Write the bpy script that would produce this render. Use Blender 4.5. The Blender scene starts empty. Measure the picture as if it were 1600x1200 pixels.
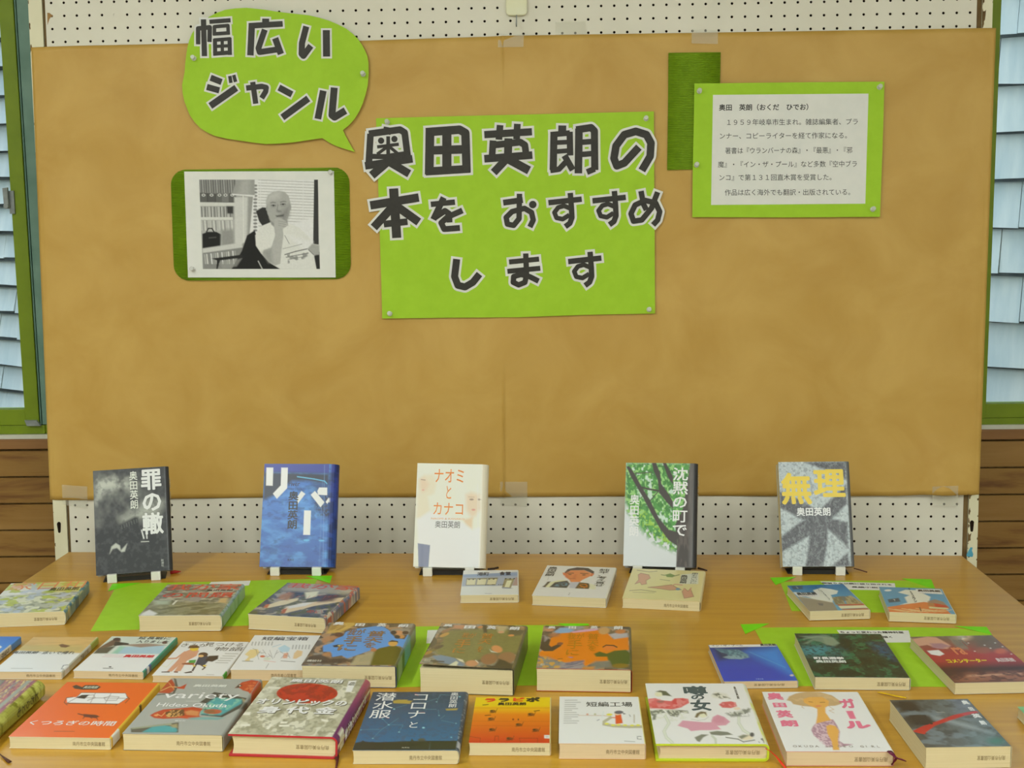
import bpy, bmesh, math, random
import numpy as np
from mathutils import Matrix, Vector

random.seed(7)
SC = bpy.context.scene
COL = SC.collection
R = math.radians

# ------------------------------------------------------------------ camera
F = 2100.0                                   # focal length in pixels of a 1600x1200 frame
CAM = Vector((0.11914, -2.66579, 1.39344))
MC = Matrix(((0.998918, -0.046193, 0.005446),
             (0.044952, 0.988843, 0.142015),
             (-0.011945, -0.141616, 0.989850)))   # columns: right, forward, up
cd = bpy.data.cameras.new('camera')
cd.sensor_width = 36.0
cd.lens = F / 1600.0 * 36.0
cd.clip_start = 0.05
co = bpy.data.objects.new('camera', cd)
COL.objects.link(co)
cm = Matrix.Identity(4)
for i in range(3):
    cm[i][0] = MC[i][0]; cm[i][1] = MC[i][2]; cm[i][2] = -MC[i][1]; cm[i][3] = CAM[i]
co.matrix_world = cm
SC.camera = co

# ------------------------------------------------------------------ light
SC.view_settings.view_transform = 'Standard'
SC.view_settings.look = 'None'
SC.view_settings.gamma = 1.0
SC.view_settings.use_curve_mapping = False
SC.view_settings.exposure = -0.02
w = bpy.data.worlds.new('sky'); SC.world = w
w.use_nodes = True
_n, _l = w.node_tree.nodes, w.node_tree.links
_g = _n.new('ShaderNodeTexCoord'); _s = _n.new('ShaderNodeSeparateXYZ'); _r = _n.new('ShaderNodeValToRGB')
_l.new(_g.outputs['Generated'], _s.inputs[0]); _l.new(_s.outputs['Z'], _r.inputs[0])
_r.color_ramp.elements[0].position = 0.22; _r.color_ramp.elements[0].color = (0.045, 0.055, 0.06, 1)     # ground, then overcast sky
_r.color_ramp.elements[1].position = 0.55; _r.color_ramp.elements[1].color = (0.78, 0.89, 1.0, 1)
_l.new(_r.outputs[0], _n['Background'].inputs[0])
_n['Background'].inputs[1].default_value = 6.6


def area(name, loc, rot, sx, sy, power, col):
    l = bpy.data.lights.new(name, 'AREA'); l.shape = 'RECTANGLE'
    l.size = sx; l.size_y = sy; l.energy = power; l.color = col
    o = bpy.data.objects.new(name, l); COL.objects.link(o)
    o.location = loc; o.rotation_euler = rot
    return o


WARM = (0.94, 1.0, 0.95)
area('ceiling_tube_light', (-1.35, -2.25, 2.62), (0, 0, 0), 0.10, 1.3, 34, WARM)
area('ceiling_tube_light', (0.30, -2.7, 2.62), (0, 0, 0), 0.10, 1.3, 20, WARM)
area('ceiling_tube_light', (1.75, -2.9, 2.62), (0, 0, 0), 0.10, 1.3, 20, WARM)
area('ceiling_tube_light', (-1.2, -4.0, 2.62), (0, 0, 0), 0.10, 1.3, 30, WARM)
area('ceiling_tube_light', (1.2, -4.1, 2.62), (0, 0, 0), 0.10, 1.3, 30, WARM)


# ------------------------------------------------------------------ helpers: pixels of the photograph to points on known planes
def ray(px, py):
    return MC @ Vector(((px - 800) / F, 1.0, -(py - 600) / F))


def tbl(px, py, z=0.70):
    d = ray(px, py)
    return CAM + d * ((z - CAM.z) / d.z)


LEAN = 0.030543                              # the pegboard leans back a little
BO = Vector((-0.9, 0.0, 1.6952))
BN = Vector((0, -math.cos(LEAN), math.sin(LEAN)))
BV = Vector((0, math.sin(LEAN), math.cos(LEAN)))
MB = Matrix(((1, 0, 0, BO.x), (0, BV.y, BN.y, BO.y), (0, BV.z, BN.z, BO.z), (0, 0, 0, 1)))  # local u, v, w


def brd(px, py, w=0.0):
    d = ray(px, py); o = BO + BN * w
    p = CAM + d * ((o - CAM).dot(BN) / d.dot(BN))
    q = p - BO
    return (q.x, q.dot(BV))


WA = R(2.0)
WO = Vector((0, 0.40, 0))
WX = Vector((math.cos(WA), math.sin(WA), 0)); WN = Vector((math.sin(WA), -math.cos(WA), 0))
MW = Matrix(((WX.x, 0, WN.x, WO.x), (WX.y, 0, WN.y, WO.y), (0, 1, 0, 0), (0, 0, 0, 1)))   # local a, z, outward


def wal(px, py, w=0.0):
    d = ray(px, py); o = WO + WN * w
    p = CAM + d * ((o - CAM).dot(WN) / d.dot(WN))
    q = p - WO
    return (q.dot(WX), q.z)


# ------------------------------------------------------------------ colours and materials
def lin(c):
    c = np.asarray(c, float) / 255.0
    return np.where(c <= 0.04045, c / 12.92, ((c + 0.055) / 1.055) ** 2.4)


GAIN = 1.12


def C(*c):
    return np.clip(lin(c) * GAIN, 0, 0.78)


def mat(name, col=None, rough=0.6, spec=0.5, metal=0.0):
    m = bpy.data.materials.new(name); m.use_nodes = True
    b = m.node_tree.nodes['Principled BSDF']
    if col is not None:
        b.inputs['Base Color'].default_value = (*C(*col), 1)
    b.inputs['Roughness'].default_value = rough
    b.inputs['Specular IOR Level'].default_value = spec
    b.inputs['Metallic'].default_value = metal
    return m


def nodes(m):
    return m.node_tree.nodes, m.node_tree.links, m.node_tree.nodes['Principled BSDF']


def tex_noise(m, scale, mapscale=(1, 1, 1), detail=3, rough=0.5, dist=0.0):
    n, l, b = nodes(m)
    tc = n.new('ShaderNodeTexCoord'); mp = n.new('ShaderNodeMapping'); t = n.new('ShaderNodeTexNoise')
    mp.inputs['Scale'].default_value = mapscale
    t.inputs['Scale'].default_value = scale; t.inputs['Detail'].default_value = detail
    t.inputs['Roughness'].default_value = rough; t.inputs['Distortion'].default_value = dist
    l.new(tc.outputs['Object'], mp.inputs[0]); l.new(mp.outputs[0], t.inputs[0])
    return t


def ramp(m, src, stops, to='Base Color'):
    n, l, b = nodes(m)
    r = n.new('ShaderNodeValToRGB')
    while len(r.color_ramp.elements) < len(stops): r.color_ramp.elements.new(0.5)
    for e, (p, c) in zip(r.color_ramp.elements, stops):
        e.position = p; e.color = (*C(*c), 1)
    l.new(src, r.inputs[0])
    if to: l.new(r.outputs[0], b.inputs[to])
    return r


def bump(m, src, strength, dist=0.002):
    n, l, b = nodes(m)
    k = n.new('ShaderNodeBump'); k.inputs['Strength'].default_value = strength; k.inputs['Distance'].default_value = dist
    l.new(src, k.inputs['Height']); l.new(k.outputs[0], b.inputs['Normal'])


def noisy(name, a, b_, scale, rough=0.6, spec=0.4, mapscale=(1, 1, 1), detail=3, lo=0.35, hi=0.65, bs=0.0, dist=0.0):
    m = mat(name, a, rough, spec)
    t = tex_noise(m, scale, mapscale, detail, 0.55, dist)
    ramp(m, t.outputs[0], [(lo, a), (hi, b_)])
    if bs: bump(m, t.outputs[0], bs)
    return m


M = {}
M['kraft'] = noisy('kraft_paper', (178, 140, 63), (190, 154, 79), 7.0, 0.5, 0.4, (1, 1, 1), 4, 0.32, 0.68, 0.45, 0.6)
M['green'] = noisy('lime_paper', (150, 191, 36), (155, 196, 41), 40, 0.6, 0.3)
M['tab'] = noisy('bright_green_paper', (110, 205, 10), (118, 210, 18), 40, 0.55, 0.3)
M['card'] = noisy('corrugated_green_card', (102, 134, 8), (110, 142, 14), 60, 0.55, 0.3)
M['white'] = noisy('white_paper', (212, 213, 208), (217, 217, 212), 30, 0.6, 0.3)
M['ink'] = noisy('black_ink', (36, 33, 27), (43, 40, 33), 90, 0.5, 0.4)
M['thinink'] = mat('grey_ink', (72, 72, 70), 0.6, 0.3)
M['peg'] = noisy('cream_pegboard', (208, 204, 188), (214, 210, 195), 7, 0.5, 0.4, (1, 1, 1), 6, 0.35, 0.65)
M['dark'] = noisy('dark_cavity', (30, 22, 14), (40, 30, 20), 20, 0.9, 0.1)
M['cream'] = noisy('worn_cream_paint', (208, 203, 172), (216, 211, 182), 9, 0.32, 0.5, (1, 1, .3), 5)
M['rust'] = noisy('brown_undercoat', (88, 68, 40), (120, 98, 62), 60, 0.8, 0.2, (1, .3, 1), 5)
M['bluepaint'] = noisy('blue_paint', (70, 150, 178), (86, 160, 184), 60, 0.5, 0.4)
M['wgreen'] = noisy('green_window_paint', (112, 134, 8), (120, 142, 14), 14, 0.45, 0.4)
M['teal'] = noisy('teal_aluminium', (96, 132, 116), (112, 146, 130), 12, 0.4, 0.5, (1, 1, .2))
M['sill'] = noisy('pale_sill', (196, 196, 178), (206, 205, 190), 20, 0.4, 0.4)
M['steel'] = noisy('brushed_steel', (128, 134, 132), (150, 155, 152), 40, 0.3, 0.5)
M['blackplastic'] = noisy('black_plastic', (28, 27, 25), (36, 35, 32), 30, 0.5, 0.4)
M['whiteplastic'] = noisy('cream_plastic', (222, 222, 205), (228, 228, 212), 30, 0.35, 0.5)
M['hookplastic'] = noisy('ivory_plastic', (220, 216, 180), (226, 222, 188), 20, 0.25, 0.5)
M['page'] = noisy('cream_page_edges', (198, 186, 146), (208, 196, 158), 90, 0.8, 0.15, (.05, .05, 14), 2)
M['pagepink'] = noisy('warm_page_edges', (198, 178, 142), (208, 188, 154), 90, 0.8, 0.15, (.05, .05, 14), 2)
M['stamp'] = mat('stamp_ink', (120, 100, 66), 0.8, 0.1)
M['wallpaint'] = noisy('room_plaster', (218, 218, 210), (222, 222, 214), 4, 0.8, 0.2)
M['ceil'] = noisy('ceiling_board', (226, 224, 214), (230, 228, 220), 6, 0.9, 0.1)
M['floor'] = noisy('floor_boards', (140, 124, 100), (156, 140, 116), 4, 0.5, 0.4, (1, 8, 1))


M['gap'] = noisy('shadow_strip', (58, 66, 70), (78, 86, 90), 20, 0.9, 0.1)  # dark colour standing in for the shade below the shingle butts


def wood(name, a, b_, c_, ms, scale, rough, coat=0.0, stops=(0.30, 0.52, 0.72)):
    m = mat(name, a, rough, 0.5)
    t = tex_noise(m, scale, ms, 6, 0.62, 0.35)
    ramp(m, t.outputs[0], list(zip(stops, (a, b_, c_))))
    n, l, b = nodes(m)
    b.inputs['Coat Weight'].default_value = coat; b.inputs['Coat Roughness'].default_value = 0.18
    bump(m, t.outputs[0], 0.03, 0.001)
    return m


M['table'] = wood('beech_table_top', (172, 125, 32), (182, 136, 39), (190, 146, 50), (1.2, 26, 26), 2.2, 0.34, 0.25)
M['tableedge'] = wood('beech_table_edge', (160, 116, 50), (172, 127, 56), (182, 138, 66), (1.2, 20, 20), 2, 0.4)
M['plank'] = wood('cedar_planks', (110, 70, 24), (142, 104, 44), (152, 114, 56), (1.0, 9, 9), 2.0, 0.55, 0.0, (0.36, 0.47, 0.62))
M['trimwood'] = wood('cedar_trim', (124, 84, 40), (138, 96, 50), (148, 106, 58), (1.0, 14, 14), 1.7, 0.5)
m = M['shingle'] = noisy('weathered_shingle', (170, 186, 194), (214, 224, 228), 5, 0.85, 0.2, (3.2, .6, .6), 6, 0.3, 0.7)

m = M['print'] = mat('printed_cover', (200, 200, 200), 0.30, 0.45)
n, l, b = nodes(m)
a_ = n.new('ShaderNodeVertexColor'); a_.layer_name = 'Col'
l.new(a_.outputs[0], b.inputs['Base Color'])
m = M['matte'] = mat('printed_paper', (200, 200, 200), 0.6, 0.3)
n, l, b = nodes(m)
a_ = n.new('ShaderNodeVertexColor'); a_.layer_name = 'Col'
l.new(a_.outputs[0], b.inputs['Base Color'])

m = M['glass'] = bpy.data.materials.new('window_glass'); m.use_nodes = True
n, l = m.node_tree.nodes, m.node_tree.links
n.remove(n['Principled BSDF'])
tr = n.new('ShaderNodeBsdfTransparent'); gl = n.new('ShaderNodeBsdfGlossy'); mx = n.new('ShaderNodeMixShader'); fr = n.new('ShaderNodeFresnel')
tr.inputs[0].default_value = (0.93, 0.97, 0.97, 1); gl.inputs['Roughness'].default_value = 0.02; fr.inputs[0].default_value = 1.3
l.new(fr.outputs[0], mx.inputs[0]); l.new(tr.outputs[0], mx.inputs[1]); l.new(gl.outputs[0], mx.inputs[2])
l.new(mx.outputs[0], n['Material Output'].inputs[0])


def film(name, col, alpha, rough):
    m = mat(name, col, rough, 0.5)
    m.node_tree.nodes['Principled BSDF'].inputs['Alpha'].default_value = alpha
    return m


M['tape'] = film('matte_clear_tape', (236, 216, 198), 0.30, 0.35)
M['pin'] = film('clear_plastic', (226, 230, 214), 0.55, 0.08)


def ribbon_mat(name, c):
    return noisy(name, c, tuple(min(255, int(v * 1.15) + 4) for v in c), 120, 0.6, 0.3)


# ------------------------------------------------------------------ objects
def tag(o, label=None, cat=None, group=None, kind=None):
    if label: o['label'] = label
    if cat: o['category'] = cat
    if group: o['group'] = group
    if kind: o['kind'] = kind
    return o


def empty(name, mw, label, cat, group=None):
    o = bpy.data.objects.new(name, None); COL.objects.link(o)
    o.empty_display_size = 0.03
    o.matrix_world = mw
    return tag(o, label, cat, group)


class MB_:
    """collects vertices, faces, material slots and colours, and links them as one mesh object"""
    def __init__(s): s.v = []; s.f = []; s.mi = []; s.c = []; s.n = 0

    def add(s, vs, fs, mi=0, col=None):
        k = s.n
        s.v.extend([tuple(map(float, p)) for p in vs])
        s.f.extend([[k + i for i in f] for f in fs]); s.mi.extend([mi] * len(fs))
        if col is None: col = (0.8, 0.8, 0.8)
        col = np.asarray(col, float)
        if col.ndim == 1: col = np.repeat(col[None, :], len(vs), 0)
        s.c.append(col); s.n += len(vs)

    def box(s, a, b, mi=0, col=None):
        (x0, y0, z0), (x1, y1, z1) = a, b
        vs = [(x0, y0, z0), (x1, y0, z0), (x1, y1, z0), (x0, y1, z0), (x0, y0, z1), (x1, y0, z1), (x1, y1, z1), (x0, y1, z1)]
        s.add(vs, [(0, 3, 2, 1), (4, 5, 6, 7), (0, 1, 5, 4), (1, 2, 6, 5), (2, 3, 7, 6), (3, 0, 4, 7)], mi, col)

    def prism(s, pts, z0, z1, mi=0, col=None):
        n = len(pts)
        ar = sum(pts[i][0] * pts[(i + 1) % n][1] - pts[(i + 1) % n][0] * pts[i][1] for i in range(n))
        if ar < 0: pts = pts[::-1]
        zz0 = z0 if callable(z0) else (lambda x, y: z0)
        zz1 = z1 if callable(z1) else (lambda x, y: z1)
        vs = [(x, y, zz0(x, y)) for x, y in pts] + [(x, y, zz1(x, y)) for x, y in pts]
        s.add(vs, [list(range(n))[::-1], list(range(n, 2 * n))] + [(i, (i + 1) % n, n + (i + 1) % n, n + i) for i in range(n)], mi, col)

    def lathe(s, prof, cx=0, cy=0, z=0, seg=16, mi=0, col=None):
        vs = []; fs = []
        for r, h in prof:
            for k in range(seg):
                a = 2 * math.pi * k / seg
                vs.append((cx + r * math.cos(a), cy + r * math.sin(a), z + h))
        for i in range(len(prof) - 1):
            for k in range(seg):
                k2 = (k + 1) % seg
                fs.append((i * seg + k, i * seg + k2, (i + 1) * seg + k2, (i + 1) * seg + k))
        fs.append(list(range(seg))[::-1]); fs.append([(len(prof) - 1) * seg + k for k in range(seg)])
        s.add(vs, fs, mi, col)

    def tube(s, pts, r, seg=8, mi=0, col=None, flat=1.0):
        pts = [Vector(p) for p in pts]; vs = []; fs = []
        for i, p in enumerate(pts):
            t = (pts[min(i + 1, len(pts) - 1)] - pts[max(i - 1, 0)]).normalized()
            up = Vector((0, 0, 1)) if abs(t.z) < 0.9 else Vector((0, 1, 0))
            a = t.cross(up).normalized(); b = a.cross(t)
            rr = r[i] if isinstance(r, (list, tuple)) else r
            for k in range(seg):
                th = 2 * math.pi * k / seg
                vs.append(p + a * (rr * math.cos(th)) + b * (rr * flat * math.sin(th)))
        for i in range(len(pts) - 1):
            for k in range(seg):
                k2 = (k + 1) % seg
                fs.append((i * seg + k, i * seg + k2, (i + 1) * seg + k2, (i + 1) * seg + k))
        fs.append(list(range(seg))[::-1]); fs.append([(len(pts) - 1) * seg + k for k in range(seg)])
        s.add(vs, fs, mi, col)

    def build(s, name, mats, parent=None, mw=None, color=False, smooth=False):
        me = bpy.data.meshes.new(name)
        me.from_pydata(s.v, [], s.f)
        for m in (mats if isinstance(mats, (list, tuple)) else [mats]): me.materials.append(m)
        me.polygons.foreach_set('material_index', s.mi)
        if smooth: me.polygons.foreach_set('use_smooth', [True] * len(s.f))
        if color:
            at = me.color_attributes.new('Col', 'FLOAT_COLOR', 'POINT')
            cc = np.concatenate(s.c); cc = np.concatenate([cc, np.ones((len(cc), 1))], 1)
            at.data.foreach_set('color', cc.astype(np.float32).ravel())
        me.update()
        o = bpy.data.objects.new(name, me); COL.objects.link(o)
        if mw is not None: o.matrix_world = mw
        if parent is not None: o.parent = parent
        return o


def bevel(o, wd, seg=2):
    b = o.modifiers.new('bevel', 'BEVEL'); b.width = wd; b.segments = seg; b.limit_method = 'ANGLE'
    return o


# ------------------------------------------------------------------ lettering
_tc = bpy.data.curves.new('glyph', 'FONT'); _tc.fill_mode = 'FRONT'; _tc.resolution_u = 2
_to = bpy.data.objects.new('glyph', _tc); COL.objects.link(_to)
_cache = {}


def glyph(s, bold=0.0):
    k = (s, bold)
    if k not in _cache:
        _tc.body = s; _tc.offset = bold
        bpy.context.view_layer.update()
        ev = _to.evaluated_get(bpy.context.evaluated_depsgraph_get())
        me = ev.to_mesh()
        v = np.array([(p.co.x, p.co.y) for p in me.vertices]) if len(me.vertices) else np.zeros((0, 2))
        f = [list(p.vertices) for p in me.polygons]
        ev.to_mesh_clear()
        _cache[k] = (v, f)
    return _cache[k]


def text_faces(s, x0, y0, x1, y1, vert=False, bold=0.0, fit=False):
    """bold lettering is the same outline set again with small shifts"""
    sh = [(0, 0)]
    if bold > 0.002:
        n = len(s) if not fit else max(1, len(s) * 0.55)
        bx = bold * (abs(x1 - x0) / (1 if vert else n)); by = bold * (abs(y1 - y0) / (n if vert else 1))
        k = 4 if bold < 0.02 else 8
        sh += [(bx * math.cos(2 * math.pi * (i + .5) / k), by * math.sin(2 * math.pi * (i + .5) / k)) for i in range(k)]
    for q, f in _text_faces(s, x0, y0, x1, y1, vert, fit):
        for k, (dx, dy) in enumerate(sh): yield q + np.array([dx, dy]), f, k * 1.2e-5


def _text_faces(s, x0, y0, x1, y1, vert=False, fit=False, bold=0.0):
    """glyph outlines of s laid into the box x0..x1, y0 (top) .. y1 (bottom), y growing downwards; yields (verts, faces)"""
    if fit:
        v, f = glyph(s, bold)
        lo = v.min(0); hi = v.max(0)
        q = np.empty_like(v)
        q[:, 0] = x0 + (v[:, 0] - lo[0]) / (hi[0] - lo[0]) * (x1 - x0)
        q[:, 1] = y1 + (v[:, 1] - lo[1]) / (hi[1] - lo[1]) * (y0 - y1)
        yield q, f
        return
    n = len(s)
    for i, ch in enumerate(s):
        if ch in ' \u3000': continue
        c = ch
        v, f = glyph(c, bold)
        if not len(f): continue
        if vert and ch == 'ー': v = np.c_[0.5 + (v[:, 1] - 0.38), 0.88 - v[:, 0]]
        if vert:
            a0, a1 = x0, x1; b0 = y0 + (y1 - y0) * i / n; b1 = y0 + (y1 - y0) * (i + 1) / n
        else:
            a0 = x0 + (x1 - x0) * i / n; a1 = x0 + (x1 - x0) * (i + 1) / n; b0, b1 = y0, y1
        q = np.empty_like(v)
        q[:, 0] = a0 + v[:, 0] * (a1 - a0)
        q[:, 1] = b0 + (0.88 - v[:, 1]) * (b1 - b0)
        yield q, (f if not (vert and ch == 'ー') else [g for g in f])


# ------------------------------------------------------------------ printed artwork (a fine colour grid on the cover itself)
def homog(src, dst):
    A = []
    for (x, y), (u, v) in zip(src, dst):
        A.append([x, y, 1, 0, 0, 0, -u * x, -u * y, -u]); A.append([0, 0, 0, x, y, 1, -v * x, -v * y, -v])
    return np.linalg.svd(np.array(A, float))[2][-1].reshape(3, 3)


UNIT = [(0, 0), (1, 0), (1, 1), (0, 1)]


def vnoise(u, v, seed):
    rs = np.random.RandomState(seed); g = rs.rand(64, 64)
    iu = np.floor(u).astype(int); iv = np.floor(v).astype(int); fu = u - iu; fv = v - iv
    fu = fu * fu * (3 - 2 * fu); fv = fv * fv * (3 - 2 * fv)
    a = g[iv % 64, iu % 64]; b = g[iv % 64, (iu + 1) % 64]; c = g[(iv + 1) % 64, iu % 64]; d = g[(iv + 1) % 64, (iu + 1) % 64]
    return (a * (1 - fu) + b * fu) * (1 - fv) + (c * (1 - fu) + d * fu) * fv


class Art:
    """cover print: u to the right, v downwards, both 0..1; shapes may be given in the coordinates of a photo detail"""
    def __init__(s, nx, ny, crop=None, corners=None, bg=(200, 200, 200), asp=1.45):
        s.nx, s.ny = nx, ny
        s.U, s.V = np.meshgrid(np.linspace(0, 1, nx + 1), np.linspace(0, 1, ny + 1))
        s.c = np.tile(C(*bg), (ny + 1, nx + 1, 1)).astype(float)
        s.texts = []; s.asp = asp
        s.H = homog(corners, UNIT) if corners is not None else np.eye(3)
        s.set_crop(crop)

    def set_crop(s, crop): s.crop = crop

    def t(s, pts):
        p = np.asarray(pts, float).reshape(-1, 2)
        if s.crop is not None:
            p = p / s.crop[2] + np.array(s.crop[:2])
            q = np.c_[p, np.ones(len(p))] @ s.H.T
            p = q[:, :2] / q[:, 2:]
        return p

    def mix(s, m, col):
        col = C(*col) if not isinstance(col, np.ndarray) else col
        s.c += (col - s.c) * m[..., None]

    def pmask(s, p, soft=1.0):
        x = s.U * s.nx; y = s.V * s.ny
        P = p * np.array([s.nx, s.ny])
        d2 = np.full(x.shape, 1e9); ins = np.zeros(x.shape, bool)
        for i in range(len(P)):
            ax, ay = P[i - 1]; bx, by = P[i]
            ex, ey = bx - ax, by - ay; L = ex * ex + ey * ey + 1e-9
            t = np.clip(((x - ax) * ex + (y - ay) * ey) / L, 0, 1)
            d2 = np.minimum(d2, (x - ax - t * ex) ** 2 + (y - ay - t * ey) ** 2)
            ins ^= ((ay > y) != (by > y)) & (x < ex * (y - ay) / (ey if abs(ey) > 1e-9 else 1e-9) + ax)
        d = np.sqrt(d2) * np.where(ins, 1, -1)
        return np.clip(d / soft + 0.5, 0, 1)

    def poly(s, pts, col, soft=1.0, a=1.0):
        s.mix(s.pmask(s.t(pts), soft) * a, col)

    def ell(s, cx, cy, rx, ry, col, soft=1.0, a=1.0, rot=0.0):
        th = np.linspace(0, 2 * math.pi, 28, endpoint=False)
        x = rx * np.cos(th); y = ry * np.sin(th); r = math.radians(rot)
        s.poly(np.c_[cx + x * math.cos(r) - y * math.sin(r), cy + x * math.sin(r) + y * math.cos(r)], col, soft, a)

    def line(s, pts, w, col, a=1.0, soft=1.0):
        p = np.asarray(pts, float)
        for i in range(len(p) - 1):
            d = p[i + 1] - p[i]; d = d / (np.hypot(*d) + 1e-9); nn = np.array([-d[1], d[0]]) * w / 2; e = d * w * 0.3
            s.poly([p[i] - e + nn, p[i + 1] + e + nn, p[i + 1] + e - nn, p[i] - e - nn], col, soft, a)

    def grad(s, c0, c1, v0=0.0, v1=1.0, axis='v', a=1.0):
        t = np.clip(((s.V if axis == 'v' else s.U) - v0) / (v1 - v0), 0, 1)[..., None]
        s.c += ((C(*c0) * (1 - t) + C(*c1) * t) - s.c) * a

    def noise(s, sx, sy, seed, oct=3, rot=0.0):
        r = math.radians(rot); uu = s.U * math.cos(r) + s.V * math.sin(r) + 3; vv = -s.U * math.sin(r) + s.V * math.cos(r) + 3
        o = 0; amp = 0
        for k in range(oct):
            o = o + vnoise(uu * sx * 2 ** k, vv * sy * 2 ** k, seed + k) * 0.55 ** k; amp += 0.55 ** k
        return o / amp

    def nmix(s, sx, sy, seed, col, lo=0.45, hi=0.6, a=1.0, oct=3, mask=None, rot=0.0):
        m = np.clip((s.noise(sx, sy, seed, oct, rot) - lo) / (hi - lo), 0, 1) * a
        if mask is not None: m = m * mask
        s.mix(m, col)

    def text(s, t, box, col, vert=False, bold=0.012, fit=False, raw=False, flip=False):
        p = np.array(box, float) if raw else s.t([box[:2], box[2:]]).ravel()
        s.texts.append((t, p, C(*col), vert, bold, fit))


# ------------------------------------------------------------------ books
def ribbon(parent, pts, wd, m, name='ribbon_bookmark'):
    mb = MB_(); mb.tube(pts, wd, 6, flat=0.35)
    return mb.build(name, m, parent, smooth=True)


def book(name, label, mw, W, H, T, art, group, hard=False, spine=(200, 200, 200), back=(200, 200, 200), rim=None, r=0.0025,
         stamp=None, flip=True, page='page', sx=(0.62, 0.95), spine_fn=None, lift=None, bulge=0.0, sptext=None, gap=0.0):
    """local frame: x across (spine at +x), y up the cover, z out of the front cover; origin bottom centre of the back cover"""
    root = empty(name, mw, label, 'book', group)
    th = 0.0026 if hard else 0.0006
    ov = 0.003 if hard else 0.0
    nx, ny = art.nx, art.ny
    # path of the outer cover: front (fore edge -> spine), round the spine, back
    xs = np.linspace(-W / 2, W / 2 - r, nx + 1)
    path = [(x, T) for x in xs]
    ns = 10
    for k in range(1, ns):
        a = math.pi / 2 * k / (ns / 2)
        if k <= ns / 2: path.append((W / 2 - r + r * math.sin(a), T - r + r * math.cos(a)))
        else: path.append((W / 2 - r + r * math.sin(a), r + r * math.cos(a)))
    if bulge:
        path = [(x + (bulge * max(0, math.sin(math.pi * min(1, max(0, z / T)))) if i > nx else 0), z) for i, (x, z) in enumerate(path)]
    path += [(W / 2 - r, 0.0), (-W / 2, 0.0)]
    path = np.array(path); npth = len(path)
    ys = np.linspace(H, 0, ny + 1)
    P = np.zeros((ny + 1, npth, 3)); P[..., 0] = path[None, :, 0]; P[..., 1] = ys[:, None]; P[..., 2] = path[None, :, 1]
    lf = np.zeros((ny + 1, npth))
    if lift:
        uu = np.clip(1 - (path[:, 0] + W / 2) / W, 0, 1)[None, :]; vv = (1 - ys / H)[:, None]
        lf = lift * uu ** 1.5 * (0.25 + 0.75 * vv ** 2); lf[:, nx + 1:] = 0
        P[..., 2] += lf
    colr = np.zeros((ny + 1, npth, 3)); colr[:, :nx + 1] = art.c
    sp = np.tile(C(*spine), (ny + 1, npth - nx - 1, 1))
    if spine_fn is not None:
        q = Art(npth - nx - 2, ny, bg=spine); spine_fn(q); sp = q.c
    colr[:, nx + 1:] = sp; colr[:, -2:] = C(*back)
    mb = MB_()
    fs = [(i * npth + j, (i + 1) * npth + j, (i + 1) * npth + j + 1, i * npth + j + 1) for i in range(ny) for j in range(npth - 1)]
    mb.add(P.reshape(-1, 3), fs, 0, colr.reshape(-1, 3))
    # inner skin and the rims
    d = np.gradient(path, axis=0); nn = np.c_[d[:, 1], -d[:, 0]]; nn /= np.linalg.norm(nn, axis=1)[:, None] + 1e-9
    nn[:nx + 1] = (0, -1); nn[-2:] = (0, 1)
    inn = path + nn * th
    rc = C(*(rim or back))
    for e, yy in ((0, H), (ny, 0.0)):
        a = P[e]; b = np.c_[inn[:, 0], np.full(npth, yy), inn[:, 1] + lf[e]]
        vs = np.concatenate([a, b]); f2 = []
        for j in range(npth - 1):
            q = (j, j + 1, npth + j + 1, npth + j)
            f2.append(q if yy == H else q[::-1])
        mb.add(vs, f2, 0, rc)
    q0 = np.c_[inn[:, 0], np.full(npth, H), inn[:, 1] + lf[0]]; q1 = np.c_[inn[:, 0], np.zeros(npth), inn[:, 1] + lf[ny]]
    mb.add(np.concatenate([q0, q1]), [(j + 1, npth + j + 1, npth + j, j) for j in range(npth - 1)], 0, rc)
    for j in (0, npth - 1):
        vs = [P[0, j], P[ny, j], q1[j], q0[j]]
        mb.add(vs, [(0, 1, 2, 3)], 0, rc)
    # lettering on the cover
    Wf = W - r
    zt = T + 0.00012
    for tx, p, col, vert, bold, fit in art.texts:
        zt += 0.00002
        for q, f, dz in text_faces(tx, p[0], p[1], p[2], p[3], vert, bold, fit):
            x = -W / 2 + q[:, 0] * Wf; y = H - q[:, 1] * H
            z = np.full(len(q), zt + dz)
            if lift: z += lift * np.clip(1 - q[:, 0] * Wf / W, 0, 1) ** 1.5 * (0.25 + 0.75 * np.clip(q[:, 1], 0, 1) ** 2)
            mb.add(np.c_[x, y, z], f, 0, col)
    if sptext:
        tx, v0, v1, col, s0, s1 = sptext
        for q, f, dz in text_faces(tx, s0, v0, s1, v1, True, 0.01):
            z = T * (1 - q[:, 0])
            bl = bulge * np.sin(np.pi * np.clip(z / T, 0, 1))
            mb.add(np.c_[W / 2 + bl + 0.0003 + dz, H - q[:, 1] * H, z], f, 0, C(*col))
    mb.build('cover', M['print'], root, color=True)
    # page block
    pb = MB_()
    x0, x1, y0, y1 = -W / 2 + ov + 0.0008, W / 2 - max(r * 0.55, 0.0012), ov + (0.0 if hard else 0.0004), H - ov - 0.0004
    z0, z1 = th, T - th - gap
    seg = 8 if hard else 1
    prof = []
    for k in range(9):                                   # gently hollow fore edge, rounded back edge
        t = k / 8.0; s_ = math.sin(math.pi * t)
        prof.append((x0 + (0.0022 * s_ if hard else 0.0004 * s_), z0 + (z1 - z0) * t))
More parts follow.
